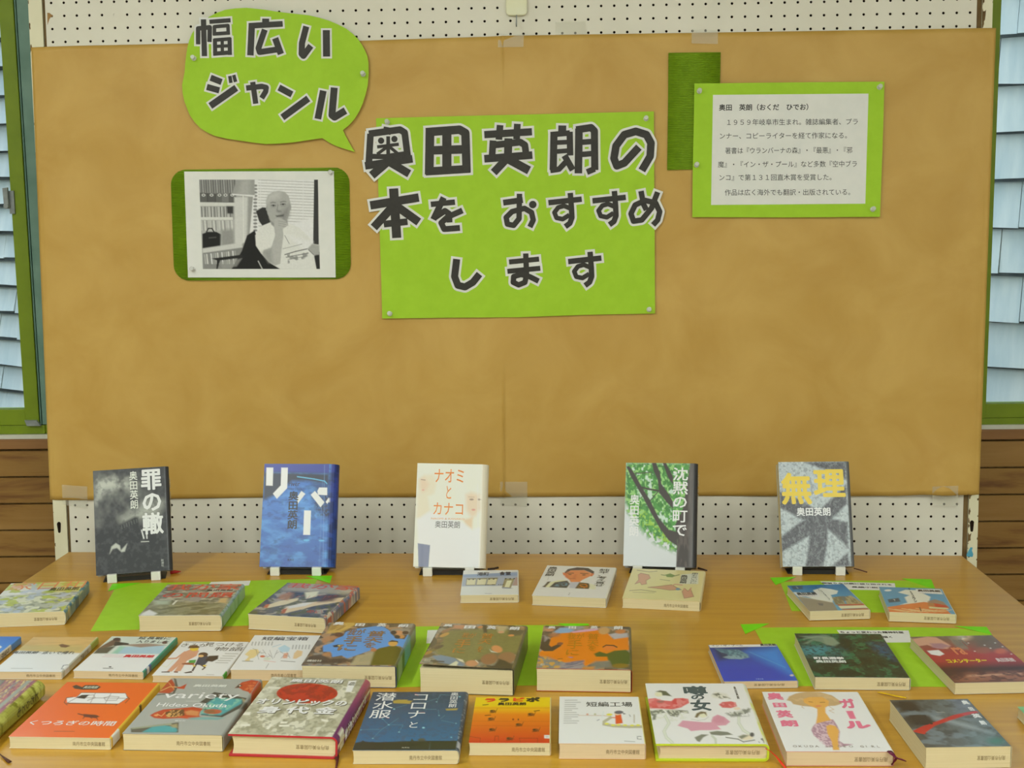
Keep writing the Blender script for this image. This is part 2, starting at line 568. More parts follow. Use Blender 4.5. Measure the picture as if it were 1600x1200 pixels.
    for k in range(9):
        t = k / 8.0; s_ = math.sin(math.pi * t)
        prof.append((x1 + ((bulge + r * 0.45) * s_ * 0.9 if (bulge or r > .004) else 0), z1 - (z1 - z0) * t))
    n_ = len(prof)
    vs = [(x, y0, z) for x, z in prof] + [(x, y1, z) for x, z in prof]
    pb.add(vs, [list(range(n_)), list(range(n_, 2 * n_))[::-1]] + [(i, n_ + i, n_ + (i + 1) % n_, (i + 1) % n_) for i in range(n_)], 0)
    if stamp:
        xa, xb = -W / 2 + sx[0] * W, -W / 2 + sx[1] * W
        hz = min(0.0062, (T - 2 * th) * 0.42); zc = T * 0.46
        for q, f, dz in text_faces(stamp, 0, 0, 1, 1, False, 0.0):
            u, v = q[:, 0], 1 - q[:, 1]
            if flip: u, v = 1 - u, 1 - v
            pb.add(np.c_[xa + u * (xb - xa), np.full(len(q), y0 - 0.00015), zc + (v - 0.5) * hz], f, 1)
    pb.build('page_block', [M[page], M['stamp']], root)
    return root


def flat_mw(cx, cy, H, yaw, z=0.7004):
    """a book lying on the table, cover up, its centre at cx, cy"""
    r_ = Matrix.Rotation(R(yaw), 4, 'Z')
    return Matrix.Translation((cx, cy, z)) @ r_ @ Matrix.Translation((0, -H / 2, 0))

# ================================================================== the room
def struct(name, mb, mats, mw=None, parent=None, **k):
    o = mb.build(name, mats, parent, mw, **k)
    if parent is None: o['kind'] = 'structure'
    return o


mb = MB_(); mb.box((-3.3, -4.7, -0.1), (3.3, 0.75, 0.0)); struct('floor', mb, M['floor'])
mb = MB_(); mb.box((-3.3, -4.7, 2.7), (3.3, 0.75, 2.8)); struct('ceiling', mb, M['ceil'])
mb = MB_(); mb.box((-3.3, -4.7, 0), (-3.2, 0.3, 2.7)); struct('wall_left', mb, M['wallpaint'])
mb = MB_(); mb.box((3.2, -4.7, 0), (3.3, 0.5, 2.7)); struct('wall_right', mb, M['wallpaint'])
mb = MB_(); mb.box((-3.2, -4.7, 0), (3.2, -4.6, 2.7)); struct('wall_front', mb, M['wallpaint'])

zg = wal(20, 703.5)[1]                       # groove under the trim
pitch = zg - wal(20, 745.5)[1]
zs0, zs1 = wal(20, 686)[1], wal(20, 679)[1]  # pale sill
ztop = 2.3
aL = wal(70, 640)[0] + 0.03                  # right edge of the left window opening
aR = wal(1541, 630)[0] - 0.06                # left edge of the right window opening
mb = MB_()
z = zg; i = 0
rnd = random.Random(3)
while z > 0.01:
    z1 = max(0.0, z - pitch)
    mb.box((-3.2, z1 + 0.0022, -0.02), (3.2, z - 0.0022, 0.0), 0)
    z = z1
mb.box((-3.2, 0, -0.06), (3.2, zg, -0.008), 1)
mb.box((-3.2, zg, -0.06), (3.2, zs1, -0.02), 2)
mb.box((aL, zs1, -0.06), (aR, 2.7, -0.03), 2)
mb.box((-3.2, ztop, -0.06), (aL, 2.7, -0.03), 2)
mb.box((aR, ztop, -0.06), (3.2, 2.7, -0.03), 2)
struct('wall_back', mb, [M['plank'], M['rust'], M['wallpaint']], MW)
mb = MB_(); mb.box((-3.2, zg + 0.003, -0.015), (3.2, zs0, 0.006)); bevel(struct('trim_1', mb, M['trimwood'], MW), 0.002)
mb = MB_(); mb.box((-3.2, zs0 + 0.0004, -0.02), (3.2, zs1, 0.003)); struct('trim_2', mb, M['sill'], MW)


def window(name, side):
    root = bpy.data.objects.new(name, None); COL.objects.link(root); root.matrix_world = MW; root['kind'] = 'structure'
    if side < 0:
        g0 = wal(38, 640)[0]; g1 = wal(60, 640)[0]; f1 = wal(67.5, 640)[0]
        zr1, zr0, zb = wal(20, 640)[1], wal(20, 665)[1], wal(20, 679)[1]
        s0, s1 = -3.2, g1
    else:
        g0 = wal(1541, 630)[0]; g1 = g0 - 0.034; f1 = g0 - 0.05
        zr1, zr0, zb = wal(1580, 631)[1], wal(1580, 653)[1], wal(1580, 667)[1]
        s0, s1 = g1, 3.2
    fr = MB_()
    fr.box((min(s0, f1), zb, -0.055), (max(s1, f1), zr0 - 0.0005, -0.004), 0)         # bottom member of the frame
    fr.box((s0, ztop - 0.04, -0.055), (s1, ztop, -0.004), 0)
    if side < 0:
        fr.box((g1 + 0.0008, zr0 + 0.0006, -0.055), (f1 - 0.007, ztop - 0.041, -0.003), 1)   # teal jamb beside the sash
        fr.box((f1 - 0.006, zr0 + 0.0006, -0.055), (aL, ztop - 0.041, -0.005), 1)
        fr.box((f1, zb, -0.055), (aL, zr0, -0.006), 0)
    else:
        fr.box((aR, zb, -0.055), (g1 - 0.001, ztop - 0.041, -0.012), 0)
    bevel(fr.build('frame', [M['wgreen'], M['teal']], root), 0.0015)
    sa = MB_()
    if side < 0:
        sa.box((g0, zr0, -0.035), (g1, ztop - 0.041, 0.0), 0)
        sa.box((s0, zr0, -0.035), (g0 + 0.0002, zr1, -0.002), 0)
    else:
        sa.box((g1, zr0, -0.035), (g0, ztop - 0.041, 0.0), 0)
        sa.box((g0 - 0.0002, zr0, -0.035), (s1, zr1, -0.002), 0)
    bevel(sa.build('sash', M['wgreen'], root), 0.0015)
    gb = MB_()
    if side < 0: gb.box((s0, zr1 - 0.004, -0.024), (g0 + 0.004, ztop - 0.041, -0.020))
    else: gb.box((g0 - 0.004, zr1 - 0.004, -0.024), (s1, ztop - 0.041, -0.020))
    gb.build('pane', M['glass'], root)
    if side < 0:
        la = MB_()                                   # cam latch on the stile
        p = lambda x, y: wal(x, y)
        x0, y0 = p(17, 334); x1, y1 = p(22.5, 298)
        la.box((x0, y0, -0.002), (x1, y1, 0.006))
        la.lathe([(0.006, 0), (0.006, 0.012), (0.005, 0.014)], *p(14, 322), 0.006, 14)
        q0 = p(14, 322); q1 = p(8.5, 294); q2 = p(16, 293); q3 = p(17.5, 318)
        la.prism([q0, (q0[0] - 0.004, q0[1]), q1, q2, q3], 0.012, 0.019)
        la.build('latch', M['steel'], root)
        ck = MB_(); a = p(43, 656); c = p(65, 665.2)
        ck.prism([p(40, 656), p(58.5, 656), p(65, 664.5), p(44, 664.8)], 0.0004, 0.008)
        ck.build('stay_clip', M['steel'], root)
    return root


window('window_1', -1)
window('window_2', 1)


def shingles(name, px, py, depth, yaw, expo, a0, a1, zlo, zhi, seed):
    d = ray(px, py); P0 = CAM + d * (depth / d.y)
    mw = Matrix.Translation((P0.x, P0.y, 0)) @ Matrix.Rotation(R(yaw), 4, 'Z')
    rs = random.Random(seed); mb = MB_()
    z = zlo
    while z < zhi:
        x = a0 - rs.random() * 0.1
        while x < a1:
            w_ = rs.uniform(0.07, 0.19); dz = rs.uniform(-0.003, 0.003); sk = rs.uniform(-0.004, 0.004)
            h = expo + 0.03
            y0 = -0.030 - rs.uniform(0, 0.006)
            vs = [(x, y0, z + dz), (x + w_ - 0.002, y0, z + dz + sk), (x + w_ - 0.002, -0.006, z + h), (x, -0.006, z + h),
                  (x, 0.0, z + dz), (x + w_ - 0.002, 0.0, z + dz + sk), (x + w_ - 0.002, 0.0, z + h), (x, 0.0, z + h)]
            mb.add(vs, [(0, 1, 2, 3), (4, 7, 6, 5), (0, 4, 5, 1), (1, 5, 6, 2), (2, 6, 7, 3), (3, 7, 4, 0)])
            x += w_
        mb.box((a0, -0.0265, z - 0.0075), (a1, -0.004, z + 0.004), 2)      # dark strip painted for the shadow under the butts of the course
        z += expo
    mb.box((a0, 0.0, zlo), (a1, 0.03, zhi), 1)
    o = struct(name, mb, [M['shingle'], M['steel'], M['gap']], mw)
    return o


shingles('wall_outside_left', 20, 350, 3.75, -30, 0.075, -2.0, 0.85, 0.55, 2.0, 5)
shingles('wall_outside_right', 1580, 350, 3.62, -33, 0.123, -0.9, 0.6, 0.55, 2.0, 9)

# ================================================================== the pegboard partition
part = empty('pegboard_partition', MB, 'cream pegboard partition on painted posts behind the table, mostly covered by brown paper', 'partition')
P = 0.025; hr = 0.0026
pg = MB_()
ang = [math.pi / 4 + k * math.pi / 4 for k in range(8)]
c8 = [(hr * math.cos(a), hr * math.sin(a)) for a in ang]
q = P / 2
sq = [(q, q), (0, q), (-q, q), (-q, 0), (-q, -q), (0, -q), (q, -q), (q, 0)]
for r_ in range(-9, 50):
    for c_ in range(72):
        u, v = c_ * P, -r_ * P
        vs = [(u + x, v + y, 0) for x, y in sq] + [(u + x, v + y, 0) for x, y in c8] + [(u + x, v + y, -0.004) for x, y in c8]
        fs = [(k, (k + 1) % 8, 8 + (k + 1) % 8, 8 + k) for k in range(8)] + [(8 + k, 8 + (k + 1) % 8, 16 + (k + 1) % 8, 16 + k) for k in range(8)]
        pg.add(vs, fs[:8], 0); pg.f.extend([[pg.n - 24 + i for i in f] for f in fs[8:]]); pg.mi.extend([1] * 8)
# a few filled holes
for c_, r_ in ((5, -2),):
    pg.lathe([(0.0027, -0.002), (0.0027, -0.0006)], c_ * P, -r_ * P, 0, 8, 0)
pg.prism([brd(40 + x / 10, y / 10) for x, y in ((340, 200), (375, 203), (405, 228), (432, 250), (395, 268), (372, 300), (342, 392))], 0.0001, 0.0003, 2)
pg.build('pegboard', [M['peg'], M['rust'], M['plank']], part)
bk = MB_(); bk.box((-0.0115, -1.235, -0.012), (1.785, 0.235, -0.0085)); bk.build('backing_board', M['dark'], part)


def post(x0, x1, right):
    mb = MB_()
    mb.box((x0, -1.66, -0.03), (x1, 0.30, 0.002), 0)
    if right:
        mb.box((x0 - 0.0125, -1.66, -0.03), (x0 - 0.0004, 0.30, -0.003), 1)
    else:
        mb.box((x1 + 0.0004, -1.66, -0.03), (x1 + 0.0045, 0.30, -0.003), 1)
    rs = random.Random(11 if right else 4)
    for i in range(230 if right else 46):                      # chipped paint along the edges
        v = rs.uniform(-1.2, 0.25)
        e = x0 if (rs.random() < (0.7 if right else 0.0)) else x1
        if not right and rs.random() < .4: e = x0
        rr = abs(rs.gauss(0, 0.0024 if right else 0.0014)) + 0.0007; hh = rr * rs.uniform(1, 3.6)
        cx = e + (0.45 if e == x0 else -0.45) * rr
        n_ = 9; pts = []
        for k in range(n_):
            a = 2 * math.pi * k / n_; s_ = rs.uniform(.35, 1.2)
            px_ = min(max(cx + rr * s_ * math.cos(a), x0 + .0001), x1 - .0001); pts.append((px_, v + hh * s_ * math.sin(a)))
        mb.prism(pts, 0.0018, 0.0021 + 0.0000004 * i, 1)
    slots = [(1518.5, 822), (1515, 700)] if right else [(92.5, 824)]
    for sx_, sy_ in slots[:1]:
        u, v = brd(sx_, sy_, 0.002)
        pts = []
        for k in range(16):
            a = 2 * math.pi * k / 16
            rr = 0.0043 if math.sin(a) > 0 else 0.0028
            pts.append((u + rr * math.cos(a), v + (0.006 if math.sin(a) > 0 else -0.008) + rr * 1.3 * math.sin(a)))
        mb.prism(pts, 0.0015, 0.0024, 2)  # raised dark patch painted for the shade inside the slot
    if right:
        pts = [brd(x, y, 0.002) for x, y in ((1516.5, 855), (1519.8, 855.5), (1518.5, 860), (1520.7, 866), (1519.5, 870), (1511, 869.5), (1510, 866.5), (1513.5, 860))]
        mb.prism(pts, 0.0015, 0.0025, 3)
    o = mb.build('post', [M['cream'], M['rust'], M['dark'], M['bluepaint']], part)
    ft = MB_(); xm = (x0 + x1) / 2
    ft.box((xm - 0.02, -1.6952 + 0.012, -0.25), (xm + 0.02, -1.66, 0.06)); bevel(ft.build('foot', M['cream'], part), 0.003)


post(-0.0452, -0.018, False)
post(1.7975, 1.8166, True)

# ------------------------------------------------------------------ the big sheet of kraft paper
top = [(48.5, 74), (120, 71.5), (300, 68), (560, 64), (760, 57.5), (800, 55.8), (900, 54), (1100, 51), (1300, 48), (1420, 46), (1556.6, 43.6)]
bot = [(78, 781), (140, 781), (250, 779), (420, 777.3), (560, 777), (760, 776), (880, 776), (1000, 775.3), (1130, 774.7), (1290, 775.3), (1350, 774.7), (1400, 773.8), (1450, 771.5), (1490, 772), (1530, 773)]


def curve(pts):
    p = np.array([brd(x, y, 0.003) for x, y in pts])
    s = (p[:, 0] - p[0, 0]) / (p[-1, 0] - p[0, 0])
    return lambda t: np.stack([np.interp(t, s, p[:, 0]), np.interp(t, s, p[:, 1])], -1)


ct, cb = curve(top), curve(bot)
S_ = np.unique(np.concatenate([np.linspace(0, 1, 150), [0.4945, 0.4957, 0.4964, 0.4968, 0.4972, 0.4984, 0.4995, 0.003, 0.006, 0.994, 0.997]]))
T_ = np.linspace(0, 1, 90)
SS, TT = np.meshgrid(S_, T_)
pt = ct(SS) * (1 - TT[..., None]) + cb(SS) * TT[..., None]
nz = (vnoise(SS * 9 + 2, TT * 5 + 2, 21) - 0.5) * 0.0042 + (vnoise(SS * 23 + 2, TT * 11 + 2, 22) - 0.5) * 0.0016 + (vnoise(SS * 14 + TT * 9, TT * 12 - SS * 3 + 9, 23) - 0.5) * 0.0015
wz = 0.0040 + np.clip(nz, -0.0014, 0.0014)
cr = np.clip(1 - TT / 0.14, 0, 1) * 0.7 + np.clip((TT - 0.70) / 0.1, 0, 1)
wz += 0.0035 * cr * np.exp(-((SS - 0.4968) / 0.0009) ** 2) + 0.0016 * np.exp(-((SS - 0.4968) / 0.012) ** 2)
wz += 0.016 * np.exp(-((SS - 0.962 + (TT - 1) * -0.1) / 0.02) ** 2) * np.clip((TT - 0.86) / 0.14, 0, 1)
wz += 0.006 * np.exp(-((SS - 0.92) / 0.02) ** 2) * np.clip((TT - 0.9) / 0.1, 0, 1)
wz -= 0.004 * (np.exp(-(SS / 0.004) ** 2) + np.exp(-((1 - SS) / 0.005) ** 2))
wz = np.maximum(wz, 0.0024)
mb = MB_()
nr, nc = SS.shape
vs = np.dstack([pt, wz]).reshape(-1, 3)
mb.add(vs, [(i * nc + j, (i + 1) * nc + j, (i + 1) * nc + j + 1, i * nc + j + 1) for i in range(nr - 1) for j in range(nc - 1)])
kp = mb.build('kraft_paper', M['kraft'], None, MB, smooth=True)
sd = kp.modifiers.new('thickness', 'SOLIDIFY'); sd.thickness = 0.0003; sd.offset = -1
tag(kp, 'large sheet of brown kraft paper with a centre crease, taped over the pegboard', 'paper')


# ------------------------------------------------------------------ signs on the brown paper
def stroke(mb, pts, wd, z0, z1, mi, ext=0.0, k0=0):
    # every piece of a stroke sits a hair above the one before, so no two faces share a plane
    kk = [k0]

    def up():
        kk[0] += 1
        return z1 + kk[0] * 1.1e-5
    p = [np.array(a, float) for a in pts]
    n = len(p)
    for i in range(n - 1):
        d = p[i + 1] - p[i]; L = np.hypot(*d); d = d / L; nn = np.array([-d[1], d[0]]) * wd / 2
        a = p[i] - d * (ext if i == 0 else 0); b = p[i + 1] + d * (ext if i == n - 2 else 0)
        mb.prism([tuple(a + nn), tuple(b + nn), tuple(b - nn), tuple(a - nn)], z0, up(), mi)
    for i in range(1, n - 1):
        mb.prism([tuple(p[i] + wd / 2 * np.array([math.cos(2 * math.pi * k / 14), math.sin(2 * math.pi * k / 14)])) for k in range(14)], z0, up(), mi)
    return kk[0]


def cut_letters(root, crop, letters, z, border, parent_uv):
    for dots, strokes in letters:
        mb = MB_(); k = 0
        f = lambda x, y: tuple(np.array(brd(crop[0] + x / crop[2], crop[1] + y / crop[2], z)) - parent_uv)
        u0 = np.array(f(0, 0)); u1 = np.array(f(100, 0)); m_ = np.hypot(*(u1 - u0)) / 100
        for wd, pts in strokes:
            P_ = [f(*a) for a in pts]
            stroke(mb, P_, (wd + 2 * border) * m_, z, z + 0.00045, 0, border * m_, k)
            k = stroke(mb, P_, wd * m_, z + 0.0003, z + 0.0012, 1, 0.0, k)
        for x, y, r_ in dots:
            c_ = f(x, y)
            for rr, za, zb, mi in (((r_ + border) * m_, z, z + 0.00045 + k * 1.1e-5, 0), (r_ * m_, z + 0.0003, z + 0.0012 + k * 1.1e-5, 1)):
                mb.prism([(c_[0] + rr * math.cos(2 * math.pi * i / 18), c_[1] + rr * math.sin(2 * math.pi * i / 18)) for i in range(18)], za, zb, mi)
            k += 2
        mb.build('letter', [M['white'], M['ink']], root)


def sheet(mb, pts, z, th=0.0004, mi=0, col=None):
    mb.prism(pts, z, (lambda x, y: z(x, y) + th) if callable(z) else z + th, mi, col)


# speech bubble
KB = (260, 0, 4.4444)
out = [(130, 500), (112, 590), (116, 650), (128, 705), (165, 800), (200, 850), (240, 892), (285, 920), (340, 945), (420, 963), (500, 975), (600, 990), (690, 1001), (780, 998), (880, 990), (985, 974), (1085, 960), (1130, 990), (1180, 1015), (1245, 1036), (1312, 1056),
       (1287, 1020), (1265, 980), (1243, 940), (1228, 905), (1270, 870), (1310, 825), (1340, 775), (1365, 720), (1385, 655), (1400, 590), (1406, 510), (1405, 440), (1398, 395), (1382, 355), (1358, 310), (1330, 270), (1295, 235), (1250, 200), (1195, 172), (1130, 145), (1065, 125), (990, 108), (880, 96), (780, 84), (670, 67), (560, 56), (480, 60), (410, 70), (350, 92), (300, 118), (250, 150), (210, 190), (180, 235), (160, 285), (147, 340), (140, 390), (134, 440)]
bp_ = [np.array(brd(KB[0] + x / KB[2], KB[1] + y / KB[2], 0.01)) for x, y in out]
c0 = np.array(brd(430, 115, 0.01))
root = empty('speech_bubble_sign', MB @ Matrix.Translation((c0[0], c0[1], 0)), 'lime green speech bubble with two lines of black cut out letters', 'paper sign')
mb = MB_(); sheet(mb, [tuple(p - c0) for p in bp_], 0.0125)
mb.build('bubble_paper', M['green'], root)
B_ = [
    ([], [(36, [(258, 135), (265, 390)]), (30, [(221, 308), (221, 198), (302, 190), (300, 292)]), (28, [(300, 152), (446, 141)]), (24, [(334, 246), (334, 186), (428, 178), (431, 240)]), (24, [(325, 236), (440, 229)]),
          (28, [(338, 270), (340, 385)]), (28, [(439, 262), (442, 382)]), (24, [(330, 279), (448, 270)]), (28, [(326, 374), (455, 364)]), (22, [(388, 272), (390, 374)]), (22, [(330, 323), (446, 318)])]),
    ([], [(48, [(690, 130), (690, 168)]), (38, [(573, 180), (808, 166)]), (44, [(594, 170), (584, 385)]), (40, [(684, 206), (640, 335), (648, 362), (772, 344)]), (44, [(756, 266), (796, 376)])]),
    ([], [(42, [(972, 184), (942, 300), (940, 375), (952, 388), (1004, 318)]), (48, [(1111, 210), (1113, 393)])]),
    ([], [(42, [(308, 540), (384, 570)]), (42, [(282, 604), (368, 628)]), (46, [(306, 736), (486, 610)]), (24, [(441, 528), (449, 576)]), (24, [(468, 521), (481, 569)])]),
    ([], [(36, [(555, 612), (664, 600), (694, 608), (690, 636), (662, 682)]), (36, [(600, 570), (621, 720)])]),
    ([], [(44, [(782, 608), (872, 656)]), (46, [(806, 816), (986, 684)])]),
    ([], [(46, [(1090, 630), (1052, 826)]), (48, [(1166, 609), (1150, 800), (1168, 814), (1244, 768)])]),
]
cut_letters(root, KB, B_, 0.0129, 13, c0)

# title sheet
KT = (540, 150, 3.0769)
c0 = np.array(brd(808, 337, 0.009))
root = empty('title_sign', MB @ Matrix.Translation((c0[0], c0[1], 0)), 'big lime green rectangular sheet with three lines of black letters', 'paper sign')
cor = [(146, 107), (480, 98), (820, 90), (1150, 82), (1482, 74), (1484, 400), (1486, 720), (1488, 1046), (1160, 1052), (830, 1064), (500, 1066), (176, 1070), (170, 850), (162, 600), (154, 350)]
mb = MB_(); sheet(mb, [tuple(np.array(brd(KT[0] + x / KT[2], KT[1] + y / KT[2], 0.009)) - c0) for x, y in cor], 0.0078)
mb.build('sign_paper', M['green'], root)


def su(dx, dy): return ([], [(26, [(975 + dx, 513 + dy), (1135 + dx, 496 + dy)]), (26, [(1080 + dx, 466 + dy), (1086 + dx, 540 + dy), (1088 + dx, 585 + dy), (1078 + dx, 612 + dy), (1056 + dx, 628 + dy)]), (22, [(1078 + dx, 540 + dy), (1050 + dx, 528 + dy), (1022 + dx, 536 + dy), (1004 + dx, 560 + dy), (1014 + dx, 586 + dy), (1044 + dx, 592 + dy), (1076 + dx, 572 + dy)])])


T__ = [
    ([(171, 215, 15), (235, 207, 15)], [(38, [(203, 150), (197, 184)]), (32, [(120, 182), (112, 318)]), (32, [(112, 182), (262, 162), (284, 176), (300, 300)]), (15, [(152, 245), (256, 232)]), (18, [(205, 194), (205, 292)]), (15, [(200, 245), (152, 280)]), (15, [(212, 245), (250, 276)]), (24, [(118, 290), (190, 292), (298, 276)]), (36, [(94, 336), (322, 302)]), (40, [(198, 320), (126, 382)]), (38, [(215, 320), (306, 374)])]),
    ([], [(42, [(406, 160), (402, 378)]), (40, [(386, 174), (548, 162), (576, 178), (582, 366)]), (38, [(385, 363), (600, 350)]), (44, [(487, 165), (487, 362)]), (40, [(402, 262), (584, 256)])]),
    ([], [(34, [(667, 186), (896, 172)]), (32, [(743, 140), (737, 210)]), (32, [(826, 134), (822, 208)]), (32, [(709, 214), (704, 292)]), (32, [(694, 238), (840, 222), (862, 236), (868, 284)]), (38, [(783, 204), (780, 296), (712, 368)]), (36, [(667, 302), (898, 284)]), (40, [(778, 302), (882, 358)])]),
    ([], [(38, [(1042, 142), (1041, 180)]), (34, [(1002, 176), (998, 356)]), (26, [(985, 186), (1078, 178)]), (30, [(1077, 172), (1080, 286)]), (22, [(1000, 225), (1080, 221)]), (22, [(1000, 268), (1082, 262)]), (26, [(984, 358), (1026, 352), (1060, 316)]), (30, [(1052, 286), (1092, 356)]),
          (36, [(1122, 156), (1119, 372)]), (34, [(1108, 163), (1180, 152), (1196, 168), (1198, 356)]), (26, [(1125, 223), (1196, 218)]), (26, [(1125, 282), (1196, 276)]), (28, [(1198, 350), (1160, 366)])]),
    ([], [(36, [(1410, 246), (1340, 322), (1304, 336), (1290, 300), (1300, 240), (1340, 186), (1395, 170), (1446, 186), (1468, 226), (1464, 290), (1424, 358)])]),
    ([], [(40, [(119, 526), (352, 488)]), (44, [(231, 445), (246, 682)]), (40, [(228, 530), (136, 632)]), (40, [(246, 530), (352, 606)]), (32, [(184, 616), (298, 604)])]),
    ([], [(26, [(410, 521), (526, 510)]), (30, [(472, 488), (422, 594)]), (28, [(430, 584), (478, 552), (498, 566), (500, 608)]), (28, [(562, 550), (490, 582), (460, 610), (474, 640), (550, 634)])]),
    ([(900, 522, 18)], [(28, [(758, 513), (852, 500)]), (26, [(836, 470), (834, 590), (808, 622), (778, 616), (772, 584), (800, 556), (860, 540), (894, 560), (902, 596), (886, 630)])]),
    su(0, 0), su(212, -9),
    ([], [(26, [(1420, 457), (1432, 520), (1446, 548)]), (26, [(1500, 462), (1470, 540), (1424, 596), (1384, 602), (1372, 566), (1392, 524), (1440, 502), (1490, 514), (1510, 556), (1500, 596), (1478, 620)])]),
    ([], [(34, [(534, 784), (524, 868), (540, 910), (574, 918), (612, 896), (644, 856)])]),
    ([], [(24, [(786, 798), (930, 784)]), (24, [(778, 843), (936, 828)]), (26, [(866, 757), (870, 860), (862, 896), (832, 908), (806, 896), (808, 868), (844, 858), (884, 868), (928, 890)])]),
    su(95, 283),
]
cut_letters(root, KT, T__, 0.0083, 11, c0)


def corrugated(name, label, outline, pitch_, z, amp, crop):
    P_ = np.array([brd(crop[0] + x / crop[2], crop[1] + y / crop[2], z) for x, y in outline])
    c0 = P_.mean(0); P_ = P_ - c0
    v0, v1 = P_[:, 1].min(), P_[:, 1].max(); n = int((v1 - v0) / pitch_ * 6)
    mb = MB_(); vs = []; cols = 3
    for i in range(n + 1):
        v = v0 + 1e-5 + (v1 - v0 - 2e-5) * i / n
        xs = []
        for k in range(len(P_)):
            a, b = P_[k - 1], P_[k]
            if (a[1] > v) != (b[1] > v): xs.append(a[0] + (b[0] - a[0]) * (v - a[1]) / (b[1] - a[1]))
        h = z + amp * (0.5 + 0.5 * math.cos(2 * math.pi * (v - v0) / pitch_))
        x0, x1 = min(xs), max(xs)
        for j in range(cols): vs.append((x0 + (x1 - x0) * j / (cols - 1), v, h))
    mb.add(vs, [(i * cols + j, i * cols + j + 1, (i + 1) * cols + j + 1, (i + 1) * cols + j) for i in range(n) for j in range(cols - 1)])
    o = mb.build(name, M['card'], None, MB @ Matrix.Translation((c0[0], c0[1], 0)), smooth=True)
    s = o.modifiers.new('thickness', 'SOLIDIFY'); s.thickness = 0.0006; s.offset = -1
    return tag(o, label, 'card')


KC = (250, 240, 5.0)


def rrect(p, rad, n=7):
    """rounded quadrilateral"""
    o = []; p = [np.array(q, float) for q in p]
    for i in range(4):
        a = p[i - 1] - p[i]; b = p[(i + 1) % 4] - p[i]; a /= np.hypot(*a); b /= np.hypot(*b)
        r_ = rad
        c_ = p[i] + (a + b) * r_
        for k in range(n):
            t = k / (n - 1)
            th = t * math.pi / 2
            o.append(tuple(c_ - b * r_ * math.cos(th) - a * r_ * math.sin(th)))
    return o


corrugated('corrugated_card', 'dark green ribbed card with rounded corners behind the portrait photograph', rrect([(82, 128), (1478, 108), (1492, 978), (112, 992)], 118), 0.0033, 0.0062, 0.0014, KC)
corrugated('corrugated_card', 'dark green ribbed strip standing upright, half behind the typed note', [(98, 90), (424, 85), (416, 500), (410, 815), (90, 822), (95, 450)], 0.00335, 0.0062, 0.0014, (1020, 60, 4.0))

# portrait photograph on white paper
qd = [(188, 140), (1358, 137), (1372, 968), (218, 968)]
c0 = np.array(brd(405, 350, 0.01))
Pq = [np.array(brd(KC[0] + x / KC[2], KC[1] + y / KC[2], 0.0095)) - c0 for x, y in qd]
root = empty('portrait_photograph', MB @ Matrix.Translation((c0[0], c0[1], 0)), 'black and white photo print of a bald man resting chin on hand', 'photograph')
mb = MB_(); sheet(mb, [tuple(p) for p in Pq], 0.0086); mb.build('photo_paper', M['white'], root)
A = Art(250, 190, KC, [(KC[0] + x / KC[2], KC[1] + y / KC[2]) for x, y in ((305, 203), (1235, 203), (1250, 902), (333, 902))], (188, 188, 184))
g = lambda k: (k, k, int(k * 0.985))
# book shelves on the left
A.poly([(305, 203), (760, 203), (700, 902), (333, 902)], g(150), 6)
A.poly([(305, 203), (590, 203), (585, 320), (310, 310)], g(120))
for i in range(30):
    x = 312 + i * 9.3; A.line([(x, 206), (x + 6, 305)], 6, g([150, 96, 176, 110, 140, 84][i % 6]), 0.85)
A.poly([(308, 306), (595, 325), (595, 385), (312, 378)], g(74))
for i, x in enumerate((340, 403, 465, 512, 565)):
    A.poly([(x - 28, 310), (x + 26, 314), (x + 26, 380), (x - 27, 378)], g([92, 84, 98, 118, 90][i])); A.ell(x, 325, 15, 11, g(196)); A.ell(x, 325, 7, 5, g(70))
A.poly([(310, 382), (640, 384), (640, 412), (312, 412)], g(202))
A.poly([(312, 412), (560, 412), (560, 500), (314, 500)], g(150))
for i in range(26):
    x = 316 + i * 9.2; A.line([(x, 418), (x + 4, 496)], 6, g([196, 60, 212, 150, 80, 190, 120, 205][i % 8]), 0.8)
A.poly([(520, 412), (572, 412), (572, 470), (526, 470)], g(52), 3)
A.poly([(314, 498), (570, 498), (570, 520), (316, 520)], g(206))
A.poly([(316, 520), (580, 520), (580, 715), (330, 740)], g(172), 3)
for i in range(18): A.line([(322 + i * 14, 526), (328 + i * 14, 600)], 9, g([200, 150, 216, 128, 184][i % 5]), 0.7)
A.poly([(330, 628), (372, 612), (440, 612), (478, 632), (474, 725), (332, 748)], g(26), 2)
A.line([(362, 616), (378, 586), (406, 586), (424, 616)], 9, g(30)); A.poly([(380, 655), (440, 650), (440, 660), (380, 665)], g(70))
A.poly([(478, 600), (572, 590), (582, 712), (478, 725)], g(142), 8)
A.poly([(332, 742), (640, 696), (645, 735), (335, 780)], g(196), 3)
A.poly([(335, 778), (650, 735), (640, 902), (338, 902)], g(128), 3)
for i in range(15): A.line([(348 + i * 17, 790 - i * 2), (356 + i * 17, 860)], 11, g([176, 210, 130, 222, 158][i % 5]), 0.8)
A.poly([(580, 340), (690, 340), (690, 690), (585, 720)], g(198), 4)
A.poly([(690, 330), (765, 330), (720, 660), (680, 640)], g(148), 6)
